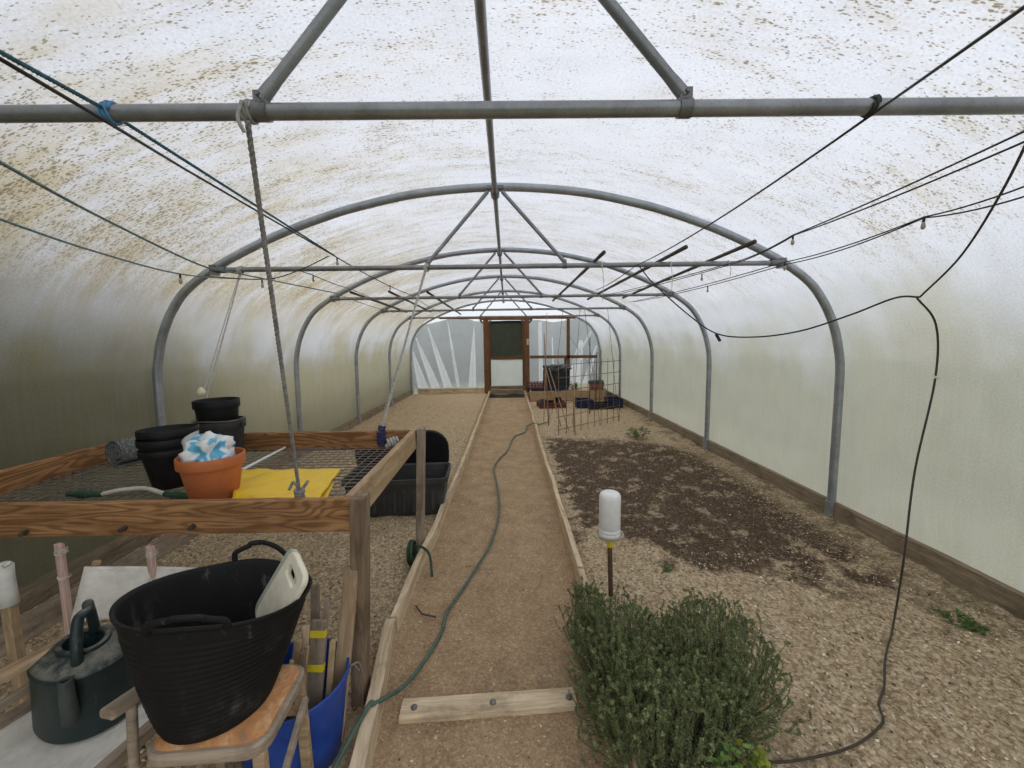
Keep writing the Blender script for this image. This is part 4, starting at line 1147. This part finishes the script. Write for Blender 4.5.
def herb(name, label, c, n, r, h, mat, leaf, seed):
    rnd = random.Random(seed); t = thing(name, label, 'plant', c); fol = MB(); st = MB()
    for k in range(n):
        a = rnd.uniform(0, 2 * PI); rr = r * math.sqrt(rnd.random()); p = V(c) + V((rr * math.cos(a), rr * math.sin(a), h * rnd.uniform(.4, 1)))
        st.tube([V(c) + V((rr * .3 * math.cos(a), rr * .3 * math.sin(a), 0)), p], .0015, 3, caps=False)
        for j in range(6):
            b = rnd.uniform(0, 2 * PI); d = V((math.cos(b), math.sin(b), rnd.uniform(-.1, .7))).normalized(); L = leaf * rnd.uniform(.7, 1.2)
            w = d.cross(V((0, 0, 1))).normalized() * L * .3; q = p - V((0, 0, rnd.random() * h * .4))
            fol.add([q, q + d * L * .35 + w, q + d * L * .75 + w * .7, q + d * L - V((0, 0, L * .12)), q + d * L * .75 - w * .7, q + d * L * .35 - w], [(0, 1, 2, 3, 4, 5)])
    fol.build('leaves', mat, t); st.build('stalks', M_thyme_stem, t)
_h1 = gz(752, 762, .15); _h2 = gz(726, 752, .22)
herb('herb_plant', 'small yellow-green leafy plant at the foot of the thyme bush', (_h1.x, _h1.y, .0), 34, .06, .19, M_lime, .030, 4)
herb('herb_plant', 'fresh green leafy sprig between the thyme bush and the yellow-green plant', (_h2.x, _h2.y, .0), 30, .05, .27, M_sprig, .026, 5)
herb('weed', 'low green weed at the far edge of the dark soil, right of the trellis', (1.98, 6.0, .02), 26, .16, .16, M_green, .05, 6)
herb('grass_tuft', 'small tuft of green weeds near the right wall in the foreground', (2.33, 1.93, .0), 30, .10, .05, M_green, .022, 7)
herb('weed', 'tiny green weed in the bare soil behind the thyme bush', (1.02, 2.45, .0), 10, .04, .04, M_green, .02, 8)

# ------------------------------------------------------------------ hoses
M_hose = plain('green_hose', (0.075, 0.125, 0.095), .5, vary=.3)
M_hose_pale = plain('faded_hose', (0.20, 0.21, 0.16), .6, vary=.3)
px = [(338, 775), (362, 722), (376, 703), (410, 680), (440, 635), (447, 612), (462, 590), (478, 565), (490, 545), (498, 520), (499, 500), (496, 480), (494, 468), (500, 458), (508, 450), (514, 437), (525, 432), (527, 426)]
pts = []
for i, (a, b) in enumerate(px):
    z = .016
    if i == 0: z = .03
    if i == 1: z = .115
    if i == 2: z = .10
    if i == 3: z = .03
    pts.append(gz(a, b, z))
pts[0] = V((-0.665, 1.30, .12)); pts = [V((-0.63, 1.02, .03))] + pts[0:]
pts[1] = V((-0.60, 1.20, .09)); pts[2] = V((-0.553, 1.42, .115))
t = thing('garden_hose', 'green garden hose snaking along the path and over the edging by the blue tub', 'hose', (0, 2, 0))
MB().tube(smooth_path(pts, 8), 0.0088, 8).build('hose_pipe', M_hose, t, smooth='all')
pts = [gz(527, 426, .016), V((.44, 6.75, .11)), gz(540, 424, .03), gz(549, 420, .03), gz(548, 408, .05)]
MB().tube(smooth_path(pts, 8), 0.011, 6).build('hose_end', M_hose_pale, t, smooth='all')
t = thing('hose_loop', 'dark green loop of hose over the edging board by the rear bench leg', 'hose', (-.62, 2.62, 0))
m = MB(); q = []
for i in range(60):
    a = 2 * PI * i / 20; q.append(V((-0.665 + .012 * math.sin(a * .33), 2.60 + 0.075 * math.cos(a) + .012 * i / 60, 0.09 + .075 * math.sin(a))))
m.tube(q, .008, 8); m.tube(smooth_path([(-.66, 2.66, .05), (-.65, 2.62, .125), (-.59, 2.60, .128), (-.535, 2.56, .09), (-.50, 2.44, .016)], 6), .009, 8)
m.build('hose_pipe', plain('dark_green_hose', (0.03, 0.065, 0.035), .5), t, smooth='all')
# short bit of dark cane on the path
m = MB().tube([gz(416, 606, .012), gz(422, 614, .02), gz(436, 617, .012)], .005, 6); o = m.build('twig', M_cane_dark, smooth='all'); tag(o, 'short dark bent twig on the path near its left edging', 'twig')
m = MB().tube([gz(534, 592, .01), gz(542, 578, .012)], .004, 5); o = m.build('twig', M_bamboo, smooth='all'); tag(o, 'pale straight twig lying on the path', 'twig')

# ------------------------------------------------------------------ overhead cables
M_bulb_dull = plain('dull_bulb', (0.36, 0.33, 0.25), 0.2, spec=0.6, vary=0.15)
def bulb(parent, p, mat=M_bulb_dull):
    m = MB().tube([V(p), V(p) - V((0, 0, .022))], .0055, 8); o = m.build('bulb_holder', M_cable, parent, smooth=True)
    MB().lathe([(0.001, 0), (.005, -.002), (.008, -.012), (.0095, -.022), (.007, -.031), (.001, -.035)], 12, V(p) - V((0, 0, .020))).build('bulb', mat, o, smooth='all')

def back(a, b, k=0.6):
    return a + (a - b) * k
# single dark rope on the right, tied to the nearest tie bar
t = thing('overhead_line', 'single dark line crossing the upper right, knotted to the nearest tie bar', 'cord', (0.94, 1.1, 2.05))
a = gy(1040, -4, .62); b = V((.925, YT - .03, TIE - .02)); c = V((1.0, YT1 - .03, TIE - .01)); d = gy(596, 290, 5.2)
m = MB(); m.tube(sag(back(a, b, 1.2), b, .0, 4), .0032, 6); m.tube(sag(b, c, .03), .0034, 6); m.tube(sag(c, d, .02), .0038, 6); m.build('line', M_cable, t, smooth='all')
m = MB(); knot(m, (.925, YT, TIE), .0190, (1, 0, 0), 2, .0038, .014); m.build('knot', M_cable, t, smooth='all')

def pair(name, label, A, B, offs, bulbs, r=.0035, mat=M_cable, tw=0.012, extra=None, sg=0.03):
    """two parallel light cables between world points"""
    t = thing(name, label, 'string lights', A[0])
    m = MB()
    pa = []; pb = []
    A = [back(A[0], A[1], .35)] + A[1:]; B = [back(B[0], B[1], .35)] + B[1:]
    for i in range(len(A) - 1):
        pa += sag(A[i], A[i + 1], sg, 10); pb += sag(B[i], B[i + 1], sg * 1.25, 10)
    m.tube(pa, r, 6); m.tube(pb, r, 6); m.build('cable', mat, t, smooth='all')
    for q in bulbs: bulb(t, q)
    return t
# right pair, upper
k0 = gy(1040, 120, 1.22); k0b = gy(1040, 130, 1.22); k1 = gy(793, 235, 2.35); k2 = gy(735, 262, 3.0); k3 = gy(596, 297, 5.25)
pair('string_lights', 'upper of the two pairs of dark bulb cables at the right', [k0, k1, k2, k3], [k0b, k1 + V((.01, 0, 0)), k2 + V((-.04, 0, -.02)), k3 + V((.08, 0, 0))], 0, [k1 - V((0, 0, .002)), k2.lerp(k3, .15) - V((0, 0, .03))], sg=.015)
k0 = gy(1040, 176, 1.45); k0b = gy(1040, 186, 1.45); k1 = gy(924, 217, 1.85); k2 = gy(785, 262, 2.9); k3 = gy(630, 302, 5.3)
pair('string_lights', 'lower of the two pairs of dark bulb cables at the right', [k0, k1, k2, k3], [k0b, k1 + V((.0, 0, -.004)), k2 + V((.01, 0, -.015)), k3 + V((.05, 0, 0))], 0, [k1, k2 + V((0, 0, -.005)), k2.lerp(k3, .35) - V((0, 0, .04))], sg=.02)
# looping cable on the right hanging to the ground
J = gy(920, 297, 2.0)
t = thing('power_cable', 'dark flex drooping from the roof to the soil beside the thyme bush', 'cable', (J.x, J.y, 0))
P1 = [gy(1045, 105, 1.18), gy(1000, 195, 1.50), gy(960, 257, 1.80), J]
P2 = [J + V((-.02, 0, .002)), gy(936, 325, 1.99), gy(935, 380, 1.97), gy(915, 470, 1.93), gy(905, 550, 1.88), gy(900, 585, 1.90), gy(895, 615, 1.90), on_soil(891, 636, .02), on_soil(888, 646, .018), on_soil(885, 662, .016), on_soil(884, 687), on_soil(879, 703), on_soil(883, 718), on_soil(881, 725), on_soil(864, 740), on_soil(843, 750), on_soil(820, 756), on_soil(792, 761), on_soil(765, 761), on_soil(745, 748)]
P3 = [J, gy(895, 298, 2.05), gy(850, 315, 2.2), gy(800, 331, 2.4), gy(755, 337, 2.65), gy(718, 334, 2.85), gy(690, 316, 3.0), gy(655, 285, 3.12), V((1.02, YT1 - .025, TIE - .01))]
MB().tube(smooth_path(P1, 8), .0044, 8).build('cable', M_cable_brown, t, smooth='all')
MB().tube(smooth_path(P2, 8), .0046, 8).build('cable', M_cable_brown, t, smooth='all')
MB().tube(smooth_path(P3, 8), .0048, 8).build('cable', M_cable, t, smooth='all')
m = MB().tube([gy(934, 377, 1.97), gy(938.5, 378, 1.97)], .008, 8); m.build('cable_clip', M_bulb, t, smooth=True)
m = MB().tube([gy(716, 334, 2.85), gy(720, 341, 2.85)], .011, 8); m.build('cable_clip', M_cable, t, smooth=True)

# left: blue rope and cable tied to the nearest tie bar
t = thing('overhead_line', 'blue twisted rope tied with a bright blue knot to the nearest tie bar', 'cord', (-.98, 1.1, 2.08))
a = gy(-15, 44, .78); b = V((-0.965, YT - .03, TIE + .0)); c = V((-0.86, YT1 - .02, TIE + .02)); c = gy(335, 256, 2.9)
m = MB(); twist(m, [back(a, b, .8), b], .0028, 3, .0024, .03); twist(m, sag(b, c, .0, 4), .0028, 3, .0024, .03); m.build('rope_strand', M_blue_rope, t, smooth='all')
m = MB(); knot(m, (-.965, YT, TIE), .0190, (1, 0, 0), 3, .004, .022); m.build('knot', plain('bright_blue_twine', (0.10, 0.25, 0.42), .8), t, smooth='all')
a = gy(-15, 50, .80); a2 = gy(183, 168, 1.5); c2 = gy(337, 257.5, 2.95); e = gy(411, 295, 5.2); f_ = gy(440, 312, 8.5)
t = thing('string_lights', 'black bulb cable running close beside the blue rope', 'string lights', a)
m = MB(); m.tube(sag(back(a, gy(107, 122, 1.02), .8), gy(107, 122, 1.02), .0, 4) + sag(gy(107, 122, 1.02), a2, .0, 4)[1:] + sag(a2, c2, .0, 6)[1:] + sag(c2, e, .02)[1:] + sag(e, f_, .02)[1:], .0042, 6)
br = [gy(329, 256, 2.93), gy(302, 269, 2.95), gy(275, 278, 2.9), gy(245, 279, 2.7), gy(205, 276, 2.5)]
m.tube(smooth_path(br, 6), .0035, 6)
m.build('cable', M_cable, t, smooth='all'); bulb(t, c2); bulb(t, gy(390, 285, 4.4))
a = gy(-15, 154, 1.15); b = gy(100, 217, 1.75); c = gy(200, 265, 2.6); d = gy(240, 274, 3.1)
t = thing('overhead_line', 'teal twisted rope sloping to the left end of the second tie bar', 'cord', a)
m = MB(); twist(m, smooth_path([back(a, b, .7), a, b, c, d], 5), .003, 3, .0026, .03); twist(m, sag(d, gy(335, 293, 4.5), .0, 4), .003, 3, .0026, .03); m.tube(sag(gy(335, 293, 4.5), gy(396, 313, 7.0), .02), .004, 6); m.build('rope_strand', M_teal_rope, t, smooth='all')
a = gy(-15, 214, 1.3); b = gy(90, 250, 1.8); c = gy(180, 274, 2.3); d = gy(245, 279, 2.75); e = gy(275, 279, 2.95); g_ = gy(313, 275, 3.3); h_ = gy(351, 289, 4.2); i_ = gy(409, 311, 7.0)
t = thing('string_lights', 'lowest cable on the left, drooping along the wall with small bulbs', 'string lights', a)
m = MB(); m.tube(smooth_path([back(a, b, .9), a, b, c, d, e], 6), .0042, 6); m.tube(sag(gy(300, 271, 3.2), g_, 0, 3) + sag(g_, h_, .01)[1:] + sag(h_, i_, .02)[1:], .0038, 6); m.build('cable', M_teal_rope, t, smooth='all')
bulb(t, c); bulb(t, gy(262, 280, 2.85)); bulb(t, g_)

# canes stored over the tie bars
GC = 'canes stored across the tie bars'
def cane(p0, p1, r, label, mat=M_cane_dark):
    n = 12; P = [V(p0).lerp(V(p1), i / n) for i in range(n + 1)]
    o = MB().tube(P, [r * (1.0 if i % 3 else 1.12) for i in range(n + 1)], 8).build('cane', mat, smooth='all'); tag(o, label, 'cane', GC); return o
zc = TIE + .019 + .013
cane((.70, 2.93, zc + .012), (.70, 6.1, zc - .012), .013, 'dark cane over the second tie bar, nearest the ridge on the right')
cane((1.225, 2.80, zc + .012), (1.19, 5.95, zc - .012), .014, 'middle of the three dark canes on the right of the second tie bar')
cane((1.62, 2.68, zc + .014), (1.66, 5.8, zc - .014), .014, 'dark cane over the second tie bar, nearest the right wall')
cane((-1.86, 4.95, zc + .01), (-1.94, 8.0, zc - .01), .015, 'dark cane over the third tie bar, nearest the left wall')
cane((-1.40, 4.95, zc + .01), (-1.47, 8.0, zc - .01), .015, 'middle of the three dark canes on the left of the third tie bar')
cane((-0.96, 5.05, zc + .01), (-0.97, 8.7, zc - .014), .015, 'dark cane over the third tie bar, nearest the ridge on the left')
# loose twine hanging off the second tie bar
for x, L, lb in ((.74, .27, 'short white twine hanging from the second tie bar beside the first dark cane'), (1.27, .23, 'short white twine hanging from the second tie bar beside the middle dark cane'), (1.72, .10, 'very short white twine hanging from the second tie bar near its right end')):
    m = MB(); knot(m, (x, YT1, TIE), .0190, (1, 0, 0), 2, .003, .012); m.tube([(x, YT1 - .026, TIE), (x + .012, YT1 - .03, TIE - L * .5), (x + .004, YT1 - .03, TIE - L)], .0026, 5)
    o = m.build('hanging_twine', M_twine, smooth='all'); tag(o, lb, 'twine', 'twine ends on the second tie bar')

# ------------------------------------------------------------------ far end: trellis, canes, strings
def make_trellis():
    a = V((.80, 6.25, 0)); b = V((2.05, 7.30, 0)); d = (b - a); L = d.length; d.normalize()
    t = thing('wire_trellis', 'rusty wire mesh panel standing upright in the right bed near its far end', 'trellis', a)
    m = MB(); n = 9
    for i in range(n + 1):
        p = a + d * L * i / n; m.tube([p + V((0, 0, -.03)), p + V((0, 0, 1.18))], .0055, 5)
    for j in range(6):
        z = .10 + .205 * j; m.tube([a - d * .05 + V((0, .006, z)), b + d * .05 + V((0, .006, z))], .0055, 5)
    m.build('mesh_panel', M_wire, t, smooth='all')
make_trellis()
GP = 'canes standing at the trellis'
def pole(p0, p1, r, mat, label, cat='cane', name='bamboo_cane'):
    o = MB().tube([V(p0), V(p0).lerp(V(p1), .33), V(p0).lerp(V(p1), .66), V(p1)], [r, r, r * .9, r * .75], 6).build(name, mat, smooth='all'); tag(o, label, cat, GP)
pole(gz(575, 437, -.02), gy(574, 380, 6.15), .010, M_bamboo, 'short pale upright cane nearest the camera in front of the trellis')
pole((.72, 7.0, -.02), gy(544, 334, 7.0), .010, M_cane_red, 'reddish cane leaning at the left end of the trellis')
pole((.93, 6.9, -.02), gy(545, 365, 6.9), .009, M_bamboo, 'pale cane leaning left across the crate stack')
pole((1.02, 6.6, -.02), gy(549, 368, 6.6), .009, M_bamboo, 'second pale cane leaning left, just right of the first')
pole((.64, 7.1, -.02), gy(547, 313, 7.2), .008, M_bamboo, 'tall thin cane reaching towards the tie bars at the left of the trellis')
pole((1.65, 8.0, -.02), gy(590, 337, 8.0), .011, M_cane_dark, 'dark cane upright behind the middle of the trellis')
pole((1.9, 8.6, -.02), gy(597, 352, 8.6), .012, M_cane_dark, 'dark cane upright behind the trellis, near its right end')
pole((2.05, 8.9, -.02), gy(601, 350, 8.9), .012, M_wire, 'grey cane upright beside the small farthest hoop leg')
GS = 'training strings above the trellis'
def strg(p0, p1, label, r=.004, mat=M_cane_dark):
    o = MB().tube([V(p0), V(p1)], r, 5).build('training_string', mat, smooth='all'); tag(o, label, 'string', GS)
YT2 = Z1 + 2 * S - .02
strg((1.14, 7.0, 0.0), (1.34, YT2, TIE), 'dark training string from the far tie bar to the middle of the trellis')
strg((1.62, 6.95, 0.0), (1.42, YT2, TIE), 'dark training string dropping right of the middle of the trellis')
strg((2.02, 7.2, 0.0), (1.84, YT2, TIE), 'dark training string slanting to the right end of the trellis')
strg((0.72, 6.5, 0.3), (1.03, YT2, TIE), 'dark training string at the left of the trellis', .003)
strg((2.2, 7.6, 0.1), (1.60, YE - .1, 1.9), 'dark training string slanting to the small hoop leg behind the trellis', .0035)

# ------------------------------------------------------------------ far planter and trays
t = thing('timber_planter', 'low timber planter of pale planks across the far right corner', 'planter', (1.45, 10.4, 0))
board('front_plank', (.56, 9.85, .135), (2.42, 9.85, .135), .045, .27, M_bench_pale, t)
board('side_plank', (2.44, 9.87, .13), (2.56, 11.4, .13), .045, .27, M_base, t)
board('side_plank', (.58, 9.98, .13), (.60, 11.4, .13), .045, .27, M_bench_pale, t)
MB().box((1.50, 10.62, .115), (1.80, 1.48, .19)).build('planter_soil', M_chips, t)

def crate(name, label, loc, w, d, h, mat, rz=0.0, solid=False, group=None, cat='crate', tilt=0.0):
    t = thing(name, label, cat, loc, rz, group)
    if tilt: t.rotation_euler = (0, tilt, rz)
    m = MB(); m.box((0, 0, .006), (w, d, .012))
    for sx in (-1, 1):
        m.box((sx * w / 2, 0, h - .012), (.02, d + .02, .024))
        for k in range(2 if not solid else 1): m.box((sx * w / 2, 0, h * (.25 + .35 * k) if not solid else h / 2), (.012, d, h * .14 if not solid else h))
        for j in range(5): m.box((sx * w / 2, -d / 2 + d * j / 4, h / 2), (.014, .03, h))
    for sy in (-1, 1):
        m.box((0, sy * d / 2, h - .012), (w + .02, .02, .024))
        for k in range(2 if not solid else 1): m.box((0, sy * d / 2, h * (.25 + .35 * k) if not solid else h / 2), (w, .012, h * .14 if not solid else h))
        for j in range(6): m.box((-w / 2 + w * j / 5, sy * d / 2, h / 2), (.03, .014, h))
    m.build('crate_body', mat, t, local=True)
    return t
M_red = plain('red_crate', (0.16, 0.045, 0.045), .5); M_navyc = plain('blue_crate', (0.014, 0.024, 0.075), .5); M_blk = plain('black_crate', (0.02, 0.022, 0.026), .5)
ZP = .212
x0 = (556 - 507) / 403.6 * 10.4
for k, lb in enumerate(('blue crate at the bottom of the stack on the far planter', 'black crate second from the bottom of the stack on the far planter', 'black crate third from the bottom of the stack on the far planter', 'black crate at the top of the stack on the far planter')):
    crate('plastic_crate', lb, (1.25 + .006 * k, 10.4, ZP + .13 * k), .60, .40, .128, M_navyc if k == 0 else M_blk, .03 * (k % 2), solid=True, group='crates stacked on the far planter')
t = thing('plastic_bundle', 'crumpled black and grey plastic heaped on the top crate by the far wall', 'plastic', (1.25, 10.4, ZP + .52))
blob('crumpled_plastic', (1.27, 10.38, ZP + .57), (.30, .2, .10), plain('grey_black_film', (.07, .075, .08), .3, vary=.8, scale=8), t, .5, 16, n=4, seed=5)
crate('plastic_crate', 'red crate on the far planter beside the door frame', (.76, 10.4, ZP + .085), .42, .36, .14, M_red, .02)
crate('plastic_crate', 'black tray under the red crate beside the door frame', (.76, 10.4, ZP), .46, .38, .08, M_blk, .0, solid=True)
pot('plant_pot', 'terracotta-red pot on the right of the far planter, under a black lid', (2.24, 10.05, ZP), .15, .19, .22, plain('terracotta', (0.30, 0.11, 0.075), .8), n=28)
t = pot('plant_pot', 'second terracotta-red pot just right of the lidded one on the far planter', (2.36, 10.5, ZP), .12, .16, .24, plain('terracotta_dark', (0.22, 0.08, 0.06), .8), n=28)
t = thing('black_lid', 'shallow black tray lying upturned on the terracotta pot on the far planter', 'tray', (2.22, 10.05, ZP + .22))
MB().lathe([(0.20, 0), (.205, .01), (.175, .045), (.13, .065), (.001, .07)], 28, (2.22, 10.05, ZP + .224)).build('tray_body', M_blk, t, smooth=True)
crate('plastic_crate', 'dark red tray of black pots on the soil before the far planter', (.98, 9.0, .012), .56, .38, .13, M_red, .12)
for k, (dx, dy) in enumerate(((-.16, 0), (.0, .03), (.16, -.02))):
    pot('plant_pot', ('small black pot at the left of the dark red tray', 'small black pot in the middle of the dark red tray', 'small black pot at the right of the dark red tray')[k], (.98 + dx, 9.0 + dy + dx * .12, .026), .05, .07, (.15, .13, .2)[k], M_pot_black, rim=.02, n=20, group='small pots in the red tray')
pot('plant_pot', 'grey-green pot leaning in front of the dark red tray, with a pale label', (.78, 8.85, .012), .05, .065, .20, plain('greygreen_pot', (.06, .09, .08), .5), rim=.02, n=20)
crate('plastic_crate', 'deep blue crate on the soil at the left of the black seed tray', (1.70, 8.95, .012), .34, .40, .18, M_navyc, .03, solid=True)
crate('plastic_crate', 'long black seed tray on the soil between the two blue crates', (2.02, 8.75, .012), .52, .36, .12, M_blk, .02, solid=True)
crate('plastic_crate', 'deep blue crate tipped on the soil near the right wall', (2.38, 8.95, .015), .30, .42, .19, M_navyc, -.05, solid=True)
herb('seedling', 'green seedling growing on the far planter left of the terracotta pots', (1.72, 10.35, ZP), 22, .10, .24, M_green, .07, 9)
herb('seedling', 'flat of green seedlings in the long black seed tray', (2.02, 8.75, .03), 40, .18, .09, M_green, .05, 10)
# tall black post propped by the crates
o = board('dark_post', (1.56, 10.75, ZP - .02), (1.56, 10.75, 1.05), .06, .06, M_cane_dark, up=(0, 1, 0)); tag(o, 'dark post upright behind the stacked crates', 'post')

# ------------------------------------------------------------------ outside: lawn, and hedges added to darken the left cover and the far sheet
M_lawn = plain('lawn', (0.10, 0.14, 0.06), .9, vary=.3, scale=1)
for nm, x0, x1 in (('outside_ground_left', -40, -2.83), ('outside_ground_right', 2.76, 40)):
    o = MB().add([(x0, -30, -.03), (x1, -30, -.03), (x1, 45, -.03), (x0, 45, -.03)], [(0, 1, 2, 3)]).build('outside_ground', M_lawn); tag(o, kind='structure')
o = MB().add([(-2.83, -30, -.03), (2.76, -30, -.03), (2.76, -1.15, -.03), (-2.83, -1.15, -.03)], [(0, 1, 2, 3)]).build('outside_ground', M_lawn); tag(o, kind='structure')
o = MB().add([(-2.83, YE + .35, -.03), (2.76, YE + .35, -.03), (2.76, 45, -.03), (-2.83, 45, -.03)], [(0, 1, 2, 3)]).build('outside_ground', M_lawn); tag(o, kind='structure')
vs = []; fs = []; n = 60
for j in range(n + 1):
    y = -8 + 26 * j / n
    k = max(0, min(1, (y - 1.6) / 3.2)); h = 4.6 - 3.6 * k * k * (3 - 2 * k)
    for (dx, zz) in ((.25, -.05), (.3, h * .5), (.1, h * .9), (-.4, h), (-1.2, h), (-1.5, -.05)):
        vs.append((-3.55 + dx + .15 * mnoise.noise((y * 1.5, zz * 2, 0)), y, zz + .1 * mnoise.noise((y * 2, dx * 3, 4))))
fs = [(j * 6 + k, j * 6 + k + 1, (j + 1) * 6 + k + 1, (j + 1) * 6 + k) for j in range(n) for k in range(5)]
o = MB().add(vs, fs).build('added_dark_hedge', plain('added_hedge_leaf', (0.05, 0.06, 0.045), .9, vary=.4, scale=3), smooth='all'); tag(o, kind='structure')  # unseen left hedge, added and shaped to darken the near left wall

vs = []; fs = []
for j in range(41):
    x = -12 + 24 * j / 40
    for (dy, zz) in ((.2, -.05), (0, 1.0), (.1, 1.9), (.5, 2.3), (1.4, 2.3), (1.7, -.05)):
        vs.append((x, YE + 3.5 + dy + .2 * mnoise.noise((x, zz, 2)), zz * (1 + .15 * mnoise.noise((x * .8, 3, 1)))))
fs = [(j * 6 + k, j * 6 + k + 1, (j + 1) * 6 + k + 1, (j + 1) * 6 + k) for j in range(40) for k in range(5)]
o = MB().add(vs, fs).build('added_dark_hedge', bpy.data.materials['added_hedge_leaf'], smooth='all'); tag(o, kind='structure')  # far hedge added as a dark backdrop so the pleats look brighter

# ------------------------------------------------------------------ sky
w = bpy.data.worlds.new('overcast_sky'); bpy.context.scene.world = w; w.use_nodes = True
nt = w.node_tree; bg = nt.nodes['Background']
tc = nt.nodes.new('ShaderNodeTexCoord'); sp_ = nt.nodes.new('ShaderNodeSeparateXYZ'); nt.links.new(tc.outputs['Generated'], sp_.inputs[0])
rp = nt.nodes.new('ShaderNodeValToRGB'); nt.links.new(sp_.outputs[2], rp.inputs[0])
e = rp.color_ramp.elements; e[0].position = 0.0; e[0].color = (.50, .50, .51, 1); e[1].position = 1.0; e[1].color = (1.03, 1.03, 1.06, 1)
nt.links.new(rp.outputs[0], bg.inputs[0]); bg.inputs[1].default_value = 2.3

sc = bpy.context.scene
sc.view_settings.view_transform = 'Standard'; sc.view_settings.look = 'None'
sc.view_settings.exposure = 0.0; sc.view_settings.gamma = 1.0; sc.view_settings.use_curve_mapping = False
